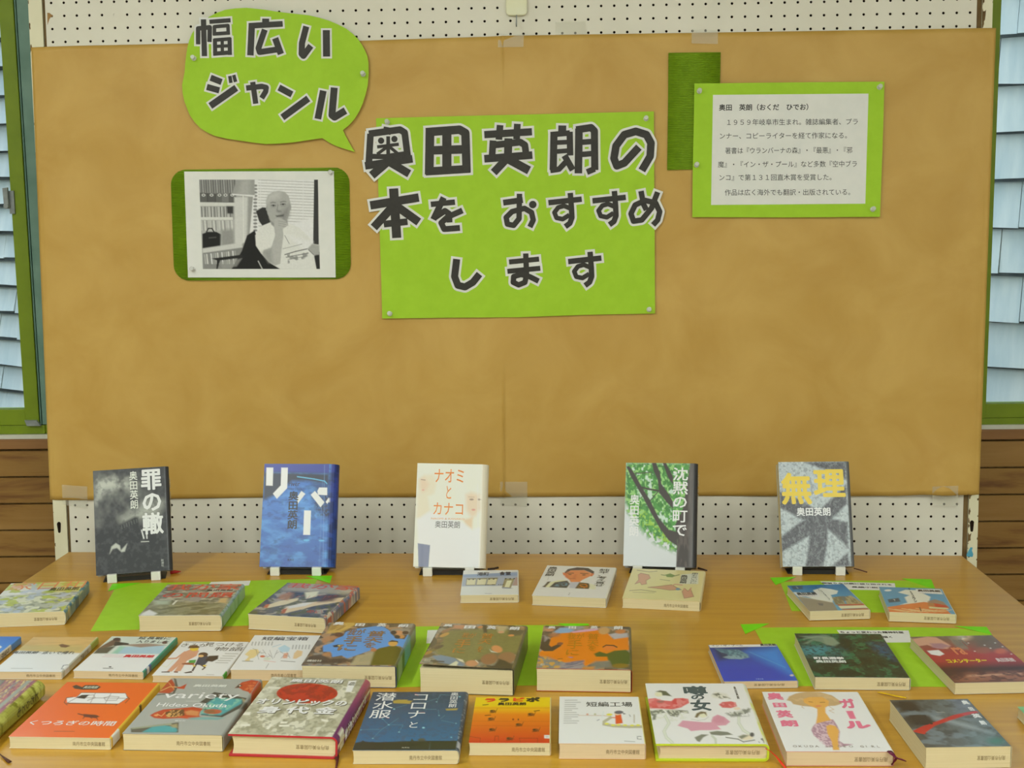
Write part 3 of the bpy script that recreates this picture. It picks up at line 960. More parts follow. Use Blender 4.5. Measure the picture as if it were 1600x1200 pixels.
# window with blinds
A.poly([(740, 203), (1206, 203), (1198, 720), (700, 640)], g(226), 2)
for i in range(17):
    y = 214 + i * 22.5; A.line([(770, y - 8), (1204, y + 10)], 6, g(168 + (i % 2) * 10), 0.9)
for i in range(14): A.ell(745, 250 + i * 27, 16, 9, g(88), 2, 0.8)
for x in (785, 1118): A.line([(x, 205), (x, 560)], 4, g(236))
A.poly([(1000, 560), (1200, 500), (1200, 715), (1000, 660)], g(222), 6)
A.poly([(1204, 203), (1235, 203), (1243, 712), (1196, 706)], g(52))
A.poly([(1235, 203), (1240, 203), (1248, 720), (1240, 716)], g(206))
# lamp
A.poly([(600, 206), (738, 206), (742, 330), (562, 318)], g(150), 3); A.poly([(640, 206), (700, 206), (700, 325), (610, 320)], g(172), 12, 0.8)
A.poly([(562, 314), (742, 326), (740, 338), (565, 324)], g(236), 2); A.line([(650, 330), (655, 690)], 9, g(210))
# chair
A.poly([(750, 450), (800, 420), (860, 425), (870, 540), (800, 565), (775, 530)], g(44), 2)
A.poly([(640, 760), (680, 640), (740, 600), (800, 760), (880, 860), (1000, 902), (560, 902)], g(24), 2)
A.poly([(405, 820), (640, 790), (660, 812), (470, 835), (450, 902), (440, 902), (445, 835)], g(30), 2)
A.poly([(470, 850), (640, 820), (600, 880), (490, 902)], g(150), 4, 0.6); A.line([(768, 840), (800, 902)], 8, g(176))
A.poly([(1180, 800), (1245, 770), (1250, 902), (1222, 902)], g(34), 2)
# shirt, neck, head, arm
A.poly([(745, 640), (790, 570), (870, 535), (990, 540), (1090, 580), (1170, 660), (1200, 780), (1222, 902), (940, 902), (870, 860), (790, 780), (750, 720)], g(212), 2)
A.poly([(1000, 640), (1190, 690), (1200, 790), (1100, 740)], g(222), 10)
A.line([(975, 640), (1010, 705)], 4, g(120)); A.line([(960, 745), (1110, 708)], 5, g(160)); A.line([(975, 790), (1060, 765), (1150, 745)], 7, g(90)); A.line([(985, 810), (1160, 778)], 6, g(110)); A.line([(1000, 830), (1150, 800)], 4, g(120))
A.nmix(30, 24, 61, g(120), 0.5, 0.62, 0.8, 2, A.pmask(A.t([(985, 790), (1160, 745), (1150, 800), (1100, 840), (1000, 860)]), 4))
A.poly([(850, 500), (990, 500), (1000, 560), (920, 600), (870, 555)], g(140), 3)
A.poly([(832, 420), (828, 370), (845, 325), (885, 298), (930, 291), (975, 300), (1005, 330), (1018, 380), (1018, 430), (1010, 480), (990, 530), (960, 560), (905, 560), (862, 520), (840, 470)], g(164), 2)
A.poly([(838, 380), (850, 330), (890, 302), (940, 300), (930, 345), (870, 360)], g(188), 14, 0.9)
A.poly([(940, 470), (1012, 400), (1010, 480), (985, 530), (950, 540)], g(128), 12, 0.8)
A.poly([(862, 384), (880, 377), (906, 382), (905, 387), (882, 384), (864, 389)], g(96), 2, 0.9); A.poly([(938, 378), (962, 370), (988, 374), (986, 379), (962, 377), (940, 384)], g(96), 2, 0.9)
A.ell(886, 407, 20, 9, g(128), 5, .8); A.ell(962, 397, 21, 9, g(128), 5, .8); A.line([(870, 407), (886, 402), (903, 408)], 4, g(70)); A.line([(944, 398), (962, 393), (980, 396)], 4, g(70)); A.ell(887, 408, 7, 5, g(40)); A.ell(962, 398, 7, 5, g(40)); A.line([(868, 424), (902, 424)], 4, g(134), .7, 2); A.line([(946, 414), (984, 410)], 4, g(134), .7, 2)
A.line([(922, 400), (915, 440), (930, 455)], 6, g(120), 0.8, 2); A.ell(930, 452, 20, 8, g(118), 4, 0.8)
A.poly([(905, 485), (970, 476), (965, 492), (912, 498)], g(86), 3); A.ell(1018, 420, 7, 22, g(150)); A.ell(834, 430, 6, 18, g(150))
A.poly([(895, 520), (915, 500), (950, 508), (985, 530), (1000, 560), (960, 590), (965, 640), (950, 760), (940, 860), (900, 875), (850, 850), (800, 790), (810, 755), (870, 735), (900, 640), (890, 560)], g(172), 2)
for y in (528, 545, 562): A.line([(925, y), (985, y + 10)], 4, g(132), 0.7)
A.poly([(800, 770), (870, 740), (880, 850), (850, 850)], g(140), 10, 0.7)
A.poly([(1150, 745), (1190, 705), (1240, 720), (1245, 790), (1200, 795)], g(160), 3); A.line([(1160, 752), (1200, 790)], 5, g(110))
A.c *= (0.94 + 0.12 * A.noise(90, 70, 5, 2))[..., None]
mb = MB_()
cs = [np.array(brd(KC[0] + x / KC[2], KC[1] + y / KC[2], 0.0095)) - c0 for x, y in ((305, 203), (1235, 203), (1250, 902), (333, 902))]
UU, VV = A.U[..., None], A.V[..., None]
pp = (cs[0] * (1 - UU) + cs[1] * UU) * (1 - VV) + (cs[3] * (1 - UU) + cs[2] * UU) * VV
nc = A.nx + 1
mb.add(np.dstack([pp, np.full(A.U.shape, 0.0092)]).reshape(-1, 3), [(i * nc + j, (i + 1) * nc + j, (i + 1) * nc + j + 1, i * nc + j + 1) for i in range(A.ny) for j in range(A.nx)], 0, A.c.reshape(-1, 3))
o = mb.build('picture', M['matte'], root, color=True)
sd = o.modifiers.new('thickness', 'SOLIDIFY'); sd.thickness = 0.0003; sd.offset = -1

# typed note on green card
KN = (1020, 60, 4.0)
nb = lambda x, y, z=0.0105: brd(KN[0] + x / KN[2], KN[1] + y / KN[2], z)
c0 = np.array(nb(845, 695))
root = empty('author_note', MB @ Matrix.Translation((c0[0], c0[1], 0)), 'typed white biography note mounted on a lime green sheet, top right', 'paper sign')
mb = MB_(); sheet(mb, [tuple(np.array(nb(x, y)) - c0) for x, y in ((260, 282), (850, 275), (1448, 270), (1440, 560), (1430, 850), (1420, 1115), (830, 1119), (247, 1117), (250, 800), (256, 540))], 0.0098)
mb.build('backing_sheet', M['green'], root)
mb = MB_(); sheet(mb, [tuple(np.array(nb(x, y)) - c0) for x, y in ((376, 353), (1348, 345), (1328, 1033), (364, 1041))], 0.0103)
zz = 0.01085
for tx, x0, x1, yl, yr, h, bold in (
        ('奥田　英朗（おくだ　ひでお）', 413, 1000, 432, 428, 42, 0.022),
        ('　１９５９年岐阜市生まれ。雑誌編集者、プラ', 413, 1286, 525, 520, 42, 0.004),
        ('ンナー、コピーライターを経て作家になる。', 413, 1240, 610, 606, 42, 0.004),
        ('　著書は『ウランバーナの森』・『最悪』・『邪', 413, 1248, 702, 698, 42, 0.004),
        ('魔』・『イン・ザ・プール』など多数『空中ブラ', 406, 1280, 788, 784, 42, 0.004),
        ('ンコ』で第１３１回直木賞を受賞した。', 410, 1143, 870, 867, 42, 0.004),
        ('　作品は広く海外でも翻訳・出版されている。', 408, 1260, 963, 960, 42, 0.004)):
    for q, f, dz in text_faces(tx, x0, -h / 2, x1, h / 2, False, bold):
        pts = [np.array(nb(x, yl + (yr - yl) * (x - x0) / (x1 - x0) + y)) - c0 for x, y in q]
        mb.add([(p[0], p[1], zz + dz) for p in pts], f, 1 if bold > .01 else 2)
mb.build('typed_sheet', [M['white'], M['ink'], M['thinink']], root)

# ------------------------------------------------------------------ push pins, tape, hook
pm = MB_()
pm.lathe([(0.0047, 0.0), (0.0050, 0.0012), (0.0030, 0.0022), (0.0024, 0.0055), (0.0030, 0.0088), (0.0043, 0.0100), (0.0043, 0.0115), (0.0036, 0.0122)], seg=20)
pin0 = None
PINS = [((KB, 183, 402), 0.0131, 'at the left edge of the green speech bubble'), ((KB, 1362, 512), 0.0131, 'at the right edge of the green speech bubble'),
        ((KT, 198, 125), 0.0084, 'at the top left corner of the big green title sheet'), ((KT, 1445, 108), 0.0084, 'at the top right corner of the big green title sheet'),
        ((KT, 210, 1048), 0.0084, 'at the bottom left corner of the big green title sheet'), ((KT, 1460, 1028), 0.0084, 'at the bottom right corner of the big green title sheet'),
        ((KC, 1330, 150), 0.0092, 'at the top right corner of the portrait photograph'), ((KC, 248, 905), 0.0092, 'at the bottom left corner of the portrait photograph'),
        ((KN, 293, 328), 0.0104, 'at the top left corner of the typed note'), ((KN, 1422, 303), 0.0104, 'at the top right corner of the typed note'),
        ((KN, 276, 790), 0.0104, 'halfway down the left side of the typed note'), ((KN, 1380, 1068), 0.0104, 'at the bottom right corner of the typed note')]
for (k, x, y), z, where in PINS:
    if pin0 is None: o = pin0 = pm.build('push_pin', M['pin'], smooth=False)
    else:
        o = pin0.copy(); COL.objects.link(o)
    u, v = brd(k[0] + x / k[2], k[1] + y / k[2], z + 0.009)
    o.matrix_world = MB @ Matrix.Translation((u, v, z)) @ Matrix.Rotation(R(-8), 4, 'X')
    tag(o, 'clear push pin ' + where, 'push pin', 'clear push pins on the signs')

TAPES = [([(778.5, 54), (818.5, 53), (818, 73.5), (778, 74)], 'clear tape on the brown paper top edge, under the ivory hook', 0),
         ([(1081, 46), (1122, 47), (1121.5, 69), (1080.5, 68)], 'clear tape on the brown paper top edge, above the green ribbed strip', 0),
         ([(868, 34), (915, 32.5), (917, 53), (869, 54.5)], 'faint clear tape on bare pegboard above the brown paper, right of the hook', 1),
         ([(97, 757), (137, 760), (136, 795), (97.5, 789)], 'clear tape on the brown paper bottom edge, at its left corner', 0),
         ([(781.5, 752.5), (824, 752.5), (824, 792), (782, 789.5)], 'clear tape on the brown paper bottom edge, at the centre crease', 0),
         ([(1454, 758.5), (1494.5, 757), (1495, 790), (1456, 789)], 'clear tape on the brown paper bottom edge, at its right corner', 0)]
for pts, lab, low in TAPES:
    P_ = [np.array(brd(x, y, 0.006)) for x, y in pts]; c0 = sum(P_) / 4
    zt_, zb_ = 0.0072, 0.0072
    if low: zt_ = zb_ = 0.0004
    elif pts[0][1] < 200: zt_, zb_ = 0.0036, 0.0074
    else: zt_, zb_ = (0.0080 if pts[0][0] < 1400 else 0.019), (0.0036 if pts[0][0] < 1400 else 0.012)
    mb = MB_(); n_ = 6; vs = []
    for i in range(n_ + 1):
        t = i / n_
        for s_ in (0, 1):
            p = (P_[0] * (1 - s_) + P_[1] * s_) * (1 - t) + (P_[3] * (1 - s_) + P_[2] * s_) * t - c0
            vs.append((p[0], p[1], zt_ * (1 - t) + zb_ * t))
    mb.add(vs, [(2 * i, 2 * i + 2, 2 * i + 3, 2 * i + 1) for i in range(n_)])
    o = mb.build('clear_tape', M['tape'], None, MB @ Matrix.Translation((c0[0], c0[1], 0)))
    tag(o, lab, 'tape', 'strips of clear tape on the board')

u, v = brd(807, 6, 0.004)
root = empty('adhesive_hook', MB @ Matrix.Translation((u, v, 0)), 'ivory plastic hook stuck to the pegboard at the top edge, above the brown paper', 'hook')
mb = MB_(); mb.prism(rrect([(-0.0205, 0.03), (0.0205, 0.03), (0.0205, -0.0225), (-0.0205, -0.0225)], 0.008), 0.0004, 0.0085)
bevel(mb.build('hook_plate', M['hookplastic'], root), 0.003, 3)
mb = MB_(); mb.tube([(0, -0.018, 0.006), (0, -0.030, 0.009), (0, -0.040, 0.012), (0, -0.044, 0.016), (0, -0.042, 0.021), (0, -0.037, 0.023)], 0.0012, 8)
mb.build('hook_wire', M['steel'], root, smooth=True)

# ================================================================== the table
TC = [tbl(107, 862.3), tbl(1503, 868)]
lv = (tbl(36, 909) - TC[0]); rv = (tbl(1600, 946) - TC[1])
fl = TC[0] + lv * ((-1.36 - TC[0].y) / lv.y); frr = TC[1] + rv * ((-1.36 - TC[1].y) / rv.y)
table = empty('display_table', Matrix.Translation((0, -0.75, 0)), 'long beech veneer table carrying the book display in front of the pegboard', 'table')
mb = MB_()
mb.prism([(p.x, p.y + 0.75) for p in (TC[0], fl, frr, TC[1])], 0.672, 0.70)
bevel(mb.build('table_top', M['table'], table), 0.0015)
for x, y in ((-0.83, -0.19), (0.80, -0.22), (-0.85, -1.29), (0.85, -1.29)):
    mb = MB_(); mb.box((x - 0.02, y + 0.75 - 0.02, 0.0), (x + 0.02, y + 0.75 + 0.02, 0.6715)); bevel(mb.build('leg', M['steel'], table), 0.003)
mb = MB_(); mb.box((-0.80, 0.545, 0.62), (0.77, 0.565, 0.6715)); mb.build('apron', M['steel'], table)
mb = MB_(); mb.box((-0.82, -0.55, 0.62), (0.82, -0.53, 0.6715)); mb.build('apron', M['steel'], table)


# ------------------------------------------------------------------ green paper sheets under the books
def green_sheet(pts, lab, tabs, strip=None, lines=()):
    P_ = [tbl(*p) for p in pts]; c_ = sum(P_, Vector()) / len(P_)
    root = empty('caption_sheet', Matrix.Translation((c_.x, c_.y, 0.70)), lab, 'paper sign', 'green caption sheets lying under the books')
    mb = MB_(); sheet(mb, [(p.x - c_.x, p.y - c_.y) for p in P_], 0.0001, 0.0002); base = mb.build('sheet', M['green'], root)
    for t in tabs:
        Q = [tbl(*p) for p in t]
        mb = MB_(); mb.prism([(p.x - c_.x, p.y - c_.y) for p in Q], 0.00034, 0.0006)
        tag(mb.build('corner_tab', M['tab'], base), 'brighter green paper triangle at a corner')
    if strip:
        Q = [tbl(*p) for p in strip]
        mb = MB_(); mb.prism([(p.x - c_.x, p.y - c_.y) for p in Q], 0.0003, 0.00036, 0)
        for tx, ax, ay, bx, by, hgt in lines:
            a, b = tbl(ax, ay), tbl(bx, by); d = (b - a); L = d.length; d = d / L; up = Vector((-d.y, d.x, 0))
            for q, f, dz in text_faces(tx, 0, 0, L, hgt, False, 0.03):
                mb.add([(a.x + d.x * x + up.x * (hgt / 2 - y) - c_.x, a.y + d.y * x + up.y * (hgt / 2 - y) - c_.y, 0.0004 + dz) for x, y in q], f, 1)
        tag(mb.build('caption_strip', [M['white'], M['ink']], base), 'white strip with black handwriting-style text')


green_sheet([(184, 912.5), (343, 908.8), (497, 904.5), (452, 975), (141.4, 986.7)], 'lime green sheet under the two books in the back left',
            [[(168.9, 924), (175.8, 912.5), (219.8, 910.8)], [(478, 900.6), (519, 899.8), (515.4, 911.6)]], [(330, 909.5), (391.6, 907.4), (389, 915), (322, 918)])
green_sheet([(636, 979.5), (760, 977.5), (905, 976.5), (905, 1070.5), (760, 1071.8), (606, 1074)], 'lime green sheet under the three thick books in the middle',
            [[(872, 974.6), (919, 974.8), (921, 977.5), (884, 979)]], [(668, 985), (700, 984), (700, 1006), (666, 1005.5)])
green_sheet([(1219, 909.5), (1281, 907.8), (1455, 907), (1480, 959), (1237, 954.8)], 'lime green sheet under the two sky-covered books at the back right',
            [[(1203, 903), (1244, 901.8), (1212, 914.4)], [(1408.7, 904.3), (1455, 905.6), (1461, 920), (1448, 917)]], [(1281, 908.6), (1398, 911.6), (1400, 923), (1300, 921)],
            [('型破りな父親に振り回される', 1284, 911.3, 1394, 914, 0.0085), ('長編小説', 1330, 917.5, 1372, 918.6, 0.0085)])
green_sheet([(1177.5, 981), (1310, 980), (1440, 980.5), (1500, 982), (1549.6, 991), (1592, 1074), (1228, 1072)], 'lime green sheet under the blue, dark green and red books',
            [[(1157, 976), (1202, 974.6), (1164.5, 991)], [(1491, 978.5), (1541.5, 980), (1549.6, 992)]], [(1307.5, 984.8), (1419.6, 985.4), (1425, 1004), (1322, 1005)],
            [('ちょっと変わった精神科医', 1312, 988.2, 1412, 988.6, 0.010), ('を描く', 1370, 995.6, 1396, 995.8, 0.010)])

# ================================================================== the books
CR = dict(
    port=[(724, 891.5), (801, 892.5), (818, 929.5), (723, 930)], junpei=[(854.3, 883.6), (962, 887.6), (948, 935), (832.5, 930.3)],
    beige=[(988, 889), (1101.6, 894), (1095, 941), (975.6, 936)], ie=[(14, 911.5), (133, 909), (106, 956), (-24, 958)],
    mondai=[(259.6, 913.6), (379, 914.4), (347.6, 962.5), (219.8, 962.5)], himitsu=[(449.4, 912.5), (563, 917), (505.8, 967.5), (388.9, 960.3)],
    r1a=[(1229.6, 915), (1318.7, 913.6), (1356.7, 952), (1266.7, 955.8)], r1b=[(1370.8, 918.4), (1470.6, 923.4), (1497.3, 961.4), (1391.3, 957.2)],
    oyoide=[(49, 994.8), (154.7, 996.6), (95.6, 1050.6), (-4, 1049.7)], encho=[(174.4, 993.4), (274.7, 997.2), (225, 1049.7), (114.8, 1048.4)],
    mono=[(289.9, 1003), (383, 1005.4), (355, 1057), (235, 1056)], tan=[(398.5, 993), (504.4, 994), (474, 1048), (361.4, 1047.8)],
    blue=[(511.4, 974.4), (649, 976.3), (621, 1044), (475, 1040.7)], olive=[(684.5, 973), (817.3, 981.7), (810, 1046), (662.6, 1042)],
    orange=[(846, 977), (982, 983), (990.3, 1047), (842.6, 1046)], pool=[(1104.4, 1008), (1208, 1009.4), (1252, 1065.6), (1133.6, 1065.6)],
    chocho=[(1240, 989), (1376.4, 992.5), (1424.5, 1059), (1276.6, 1059)], comm=[(1419.6, 995), (1551, 993.5), (1637, 1066), (1494.4, 1069)],
    kutsu=[(104.5, 1066.6), (248, 1068.5), (174.6, 1155), (14, 1151.6)], variety=[(268, 1060), (405, 1063), (352, 1150), (191, 1147)],
    olym=[(425.6, 1058.3), (578, 1061.5), (522, 1152.6), (359, 1146.5)], corona=[(580, 1081.4), (732.7, 1082), (717, 1173.6), (554, 1173.6)],
    lala=[(742, 1089.7), (858.4, 1092), (861, 1162.5), (736, 1162.5)], tanpen=[(873, 1088), (996.6, 1090), (1013, 1163), (875.6, 1161.6)],
    uwasa=[(1007.5, 1068.8), (1163.8, 1068.8), (1198, 1163.8), (1027.8, 1163)], girl=[(1189, 1082), (1338.4, 1084), (1401.7, 1177), (1232.7, 1175)],
    saiaku=[(1387, 1094), (1509, 1094), (1587, 1168), (1449, 1166.4)],
    s1=[(145.3, 737.6), (261.2, 729.7), (268.5, 890.7), (150.2, 898.9)], s2=[(415.4, 726.6), (529, 726.2), (524, 886.5), (406.6, 884.6)],
    s3=[(652.8, 726.3), (757.8, 727.7), (756, 887.3), (646.6, 885.6)], s4=[(978, 727.1), (1087.4, 728), (1084.8, 886.4), (975.4, 883.8)], s5=[(1217.1, 724.8), (1327.7, 726.2), (1335.2, 885.4), (1218, 884.5)])
K1, K2, K3, K4, K5, K6, K7, K8 = (470, 960, 8.421), (650, 960, 8.889), (830, 960, 8.889), (230, 980, 5.926), (380, 900, 8), (210, 900, 8.421), (710, 880, 6.154), (1210, 890, 5.333)
J1, J2, J3, J4, J5, J6, J7, J8 = (350, 1045, 6.667), (180, 1050, 6.957), (545, 1070, 8), (725, 1080, 5.333), (1000, 1060, 7.273), (1180, 1070, 6.667), (1370, 1080, 6.957), (1220, 970, 4.2105)
L1, L5, G8, LL = (0, 880, 5.333), (0, 1040, 4.2105), (1080, 960, 3.0769), (0, 840, 10)
S1, S2, S3, S4, S5 = (120, 700, 5.455), (390, 700, 5.7147), (630, 700, 5.712), (950, 700, 5.712), (1190, 700, 5.7167)
NAME = '奥田英朗'
LIBA, LIBB = '南丹市立中央図書館', '南丹市美山図書室'
WHT = (232, 232, 226); BLK = (40, 38, 36)


def art(key, crop, bg, nx=110, ny=130): return Art(nx, ny, crop, CR[key], bg)


def rib(root, pts, wd, m, name='ribbon_bookmark'):
    inv = root.matrix_world.inverted()
    return ribbon(root, [inv @ tbl(*p) for p in pts], wd, m, name)


def faces(A, seed, n, box, cols, r=(0.03, 0.06), hair=(60, 50, 44)):
    """small crowd figures of a painted cover: hair, face, shoulders"""
    rs = random.Random(seed); cp = A.crop; A.set_crop(None)
    for i in range(n):
        x = rs.uniform(box[0], box[2]); y = rs.uniform(box[1], box[3]); q = rs.uniform(*r)
        A.ell(x, y + q * 1.0, q * 1.5, q * 0.8, cols[rs.randrange(len(cols))], 1.5)
        A.ell(x, y - q * 0.15, q * 0.75, q * 0.62, hair, 1.2)
        A.ell(x + q * 0.1, y + q * 0.05, q * 0.55, q * 0.45, (176, 128, 92), 1.2)
    A.set_crop(cp)


# ---- five hardbacks standing on stands along the back
def stand_mw(x, y, yaw, lean, roll, T):
    a, l_, r_ = R(yaw), R(lean), R(roll)
    Rz = Matrix.Rotation(a, 4, 'Z')
    Rx = Matrix.Rotation(-l_, 4, 'X')
    Ry = Matrix.Rotation(-r_, 4, 'Y')
    Bm = Matrix(((1, 0, 0, 0), (0, 0, -1, T), (0, 1, 0, 0), (0, 0, 0, 1)))
    return Matrix.Translation((x, y, 0.7145)) @ Rz @ Rx @ Ry @ Bm


def stand(x, y, yaw, lean, T, W, label, group='book stands along the back of the table'):
    mw = Matrix.Translation((x, y, 0.7002)) @ Matrix.Rotation(R(yaw), 4, 'Z')
    root = empty('book_stand', mw, label, 'book stand', group)
    l_ = R(lean)
    mb = MB_(); mb.box((-0.055, 0.0, 0), (0.055, 0.105, 0.0014)); bevel(mb.build('base_plate', M['blackplastic'], root), 0.0005)
    yb = T * math.cos(l_) + 0.0012; zb = 0.0143 - T * math.sin(l_)
    mb = MB_()
    n = Vector((0, math.cos(l_), -math.sin(l_))); u = Vector((0, math.sin(l_), math.cos(l_)))
    p0 = Vector((0, yb, zb + 0.0015)); p1 = p0 + u * 0.13
    vs = []
    for p, wd in ((p0, 0.05), (p1, 0.035)):
        for s_ in (-1, 1):
            vs.append(p + Vector((s_ * wd, 0, 0)))
            vs.append(p + Vector((s_ * wd, 0, 0)) + n * 0.002)
    mb.add(vs, [(0, 2, 6, 4), (1, 5, 7, 3), (0, 4, 5, 1), (2, 3, 7, 6), (0, 1, 3, 2), (4, 6, 7, 5)])
    mb.build('back_rest', M['blackplastic'], root)
    mb = MB_(); mb.box((-0.05, 0.0005, 0.0014), (0.05, 0.0025, 0.008)); lip = mb.build('front_lip', M['blackplastic'], root)
    for s_ in (-1, 1):
        mb = MB_(); xc = s_ * 0.0385
        mb.box((xc - 0.0085, -0.009, 0.0), (xc + 0.0085, -0.0012, 0.0155)); mb.box((xc - 0.0085, -0.0012, 0.0), (xc + 0.0085, 0.0004, 0.004))
        bevel(tag(mb.build('support_tab', M['whiteplastic'], lip), 'small cream support tab'), 0.0008)


GS = 'hardback books propped upright along the back of the table'
A = art('s1', S1, (56, 57, 60), 150, 210)
A.nmix(4, 5, 31, (120, 122, 118), 0.4, 0.62, 0.9, 4, A.pmask(A.t([(150, 230), (560, 190), (640, 420), (540, 580), (160, 690)]), 30))
A.nmix(5, 6, 35, (186, 188, 178), 0.5, 0.66, 0.9, 4, A.pmask(A.t([(160, 270), (440, 240), (470, 330), (250, 380), (170, 470)]), 24))
A.poly([(400, 600), (510, 560), (600, 480), (760, 470), (700, 560), (560, 600), (420, 660)], (190, 192, 182), 30, 0.8)
A.poly([(150, 690), (300, 690), (510, 585), (540, 590), (560, 700), (780, 760), (800, 1040), (165, 1080)], (44, 46, 50), 6)
A.nmix(22, 30, 40, (78, 80, 82), 0.5, 0.7, 0.5, 3)
for i in range(7): A.line([(390 + i * 22, 660 - i * 9), (396 + i * 22, 690 - i * 9)], 7, (100, 104, 100), 0.7)
A.poly([(285, 900), (300, 840), (340, 810), (375, 830), (385, 870), (440, 815), (420, 880), (390, 885), (350, 850), (310, 860)], (190, 192, 184), 3, 0.9)
A.line([(570, 700), (590, 770)], 12, (226, 228, 220), 0.9); A.line([(612, 690), (618, 770)], 10, (226, 228, 220), 0.9); A.line([(566, 798), (636, 796)], 7, (190, 190, 184))
A.text('罪の轍', (556, 185, 770, 730), (236, 238, 230), True, 0.03)
A.text(NAME, (456, 205, 545, 520), (214, 216, 208), True, 0.012)
A.text('新潮社', (744, 945, 772, 1010), (170, 172, 168), True)
mw = stand_mw(-0.6833, -0.325, 13.4, 19.7, 0.96, 0.026)
b_ = book('book', 'upright dark grey hardback with smoky sky photo and white title, leftmost stand', mw, 0.133, 0.192, 0.026, A, GS, True, (50, 50, 52), (60, 60, 62), (150, 148, 132), 0.006, bulge=0.003, sptext=('罪の轍', 0.1, 0.45, (190, 192, 186), .2, .8))
rib(b_, [(266, 894, .7035), (274, 893.5, .7025), (283, 893, .7025)], [0.0035, 0.003, 0.0005], ribbon_mat('red_ribbon', (160, 34, 28)))
stand(-0.6833, -0.325, 13.4, 19.7, 0.026, 0.133, 'black book stand with cream tabs holding the dark grey smoky book')

A = art('s2', S2, (52, 104, 176), 150, 210)
A.grad((60, 112, 190), (46, 84, 160), 0.4, 1.0)
A.nmix(5, 16, 51, (86, 150, 214), 0.45, 0.7, 0.7, 4); A.nmix(9, 30, 52, (28, 66, 132), 0.55, 0.72, 0.6, 3)
A.poly([(140, 150), (790, 150), (790, 232), (140, 222)], (52, 64, 150), 2)
A.poly([(140, 222), (790, 234), (790, 330), (560, 300), (420, 300), (380, 330), (260, 420), (130, 470)], (36, 44, 64), 8)
A.poly([(640, 330), (800, 300), (800, 640), (700, 590), (640, 480)], (28, 48, 96), 22, 0.8); A.nmix(40, 60, 58, (24, 34, 58), 0.5, 0.6, 0.9, 2, A.pmask(A.t([(620, 440), (800, 400), (800, 660), (690, 600)]), 12))
A.line([(470, 262), (640, 282), (745, 300), (768, 322)], 9, (96, 178, 226)); A.ell(568, 822, 32, 9, (92, 170, 220)); A.ell(720, 826, 30, 7, (92, 170, 220))
A.line([(742, 160), (738, 1050)], 5, (120, 160, 214), 0.5, 2); A.line([(724, 300), (700, 1050)], 8, (110, 150, 206), 0.3, 3)
W_ = (234, 234, 222)
A.poly([(164, 184), (232, 184), (226, 342), (160, 340)], W_); A.poly([(310, 184), (376, 184), (370, 362), (268, 456), (228, 410), (306, 338)], W_)
A.poly([(512, 386), (552, 412), (470, 506), (470, 440)], W_); A.poly([(606, 420), (648, 386), (746, 486), (706, 530)], W_); A.poly([(690, 356), (772, 356), (772, 424), (680, 420), (672, 388)], W_); A.poly([(798, 430), (805, 450), (775, 500), (757, 484)], W_)
A.poly([(541, 557), (611, 559), (604, 776), (534, 774)], W_)
A.text('river', (388, 306, 496, 345), (36, 40, 60), fit=True, bold=0.012); A.text('Hideo Okuda', (372, 356, 520, 378), (30, 60, 110), fit=True)
A.text(NAME, (384, 388, 474, 724), (24, 28, 40), True, 0.026); A.text('集英社', (376, 984, 444, 1008), (24, 40, 76))
mw = stand_mw(-0.3936, -0.2856, 0.4, 20.9, -0.4, 0.034)
sf = lambda q: (q.grad((52, 64, 150), (40, 76, 150)), q.nmix(4, 20, 3, (28, 44, 92), .45, .6, .8))
book('book', 'upright blue hardback with river photo and big white title strokes, on a stand', mw, 0.137, 0.192, 0.034, A, GS, True, (40, 70, 150), (44, 70, 140), (160, 160, 150), 0.014, bulge=0.002, spine_fn=sf)
stand(-0.3936, -0.2856, 0.4, 20.9, 0.034, 0.133, 'black book stand with cream tabs holding the blue river book')

A = art('s3', S3, (226, 220, 204), 150, 210)
A.nmix(4, 5, 61, (232, 226, 208), 0.4, 0.6, 0.6)
A.poly([(140, 300), (190, 250), (280, 250), (310, 330), (290, 410), (230, 440), (250, 560), (160, 640), (120, 620)], (228, 206, 180), 8, 0.7)
A.poly([(150, 290), (195, 275), (240, 330), (215, 380), (180, 400), (158, 360)], (226, 190, 164), 10, 0.7)
A.poly([(590, 420), (640, 400), (720, 420), (730, 540), (690, 600), (650, 620), (600, 560)], (228, 194, 166), 10, 0.8); A.poly([(570, 640), (660, 620), (655, 725), (600, 690)], (222, 190, 154), 6, 0.8)
A.ell(645, 462, 20, 7, (120, 96, 80), 2, .8); A.ell(715, 462, 12, 7, (120, 96, 80), 2, .8); A.line([(615, 440), (670, 442)], 4, (150, 120, 96), .7); A.ell(665, 552, 18, 8, (206, 128, 118), 2, .8)
A.line([(165, 292), (205, 296)], 6, (130, 100, 84), .8); A.ell(185, 382, 12, 6, (214, 140, 130), 2, .7)
A.poly([(128, 640), (250, 570), (560, 660), (660, 730), (740, 700), (740, 1070), (250, 1065), (240, 870), (140, 860)], (232, 233, 232), 8)
A.poly([(138, 850), (256, 866), (242, 1062), (146, 1062)], (128, 134, 158), 1.5)
A.line([(180, 870), (176, 1050)], 18, (116, 122, 148), .5, 6)
A.line([(700, 330), (722, 1050)], 8, (240, 240, 236), 0.5, 3)
A.text('ナオミ', (284, 186, 585, 330), (238, 126, 40), False, 0.004); A.text('と', (392, 330, 462, 470), (234, 132, 54), False, 0.004); A.text('カナコ', (276, 478, 580, 610), (238, 128, 44), False, 0.004)
A.text('NAOMI & KANAKO', (264, 622, 580, 642), (222, 170, 120), fit=True)
A.text(NAME, (300, 648, 542, 718), (84, 84, 80), False, 0.002); A.poly([(728, 955), (760, 955), (760, 1000), (726, 998)], (120, 130, 150)); A.poly([(732, 960), (760, 960), (760, 994), (731, 993)], (232, 232, 228))
mw = stand_mw(-0.1117, -0.288, 0.5, 21, -1.4, 0.032)
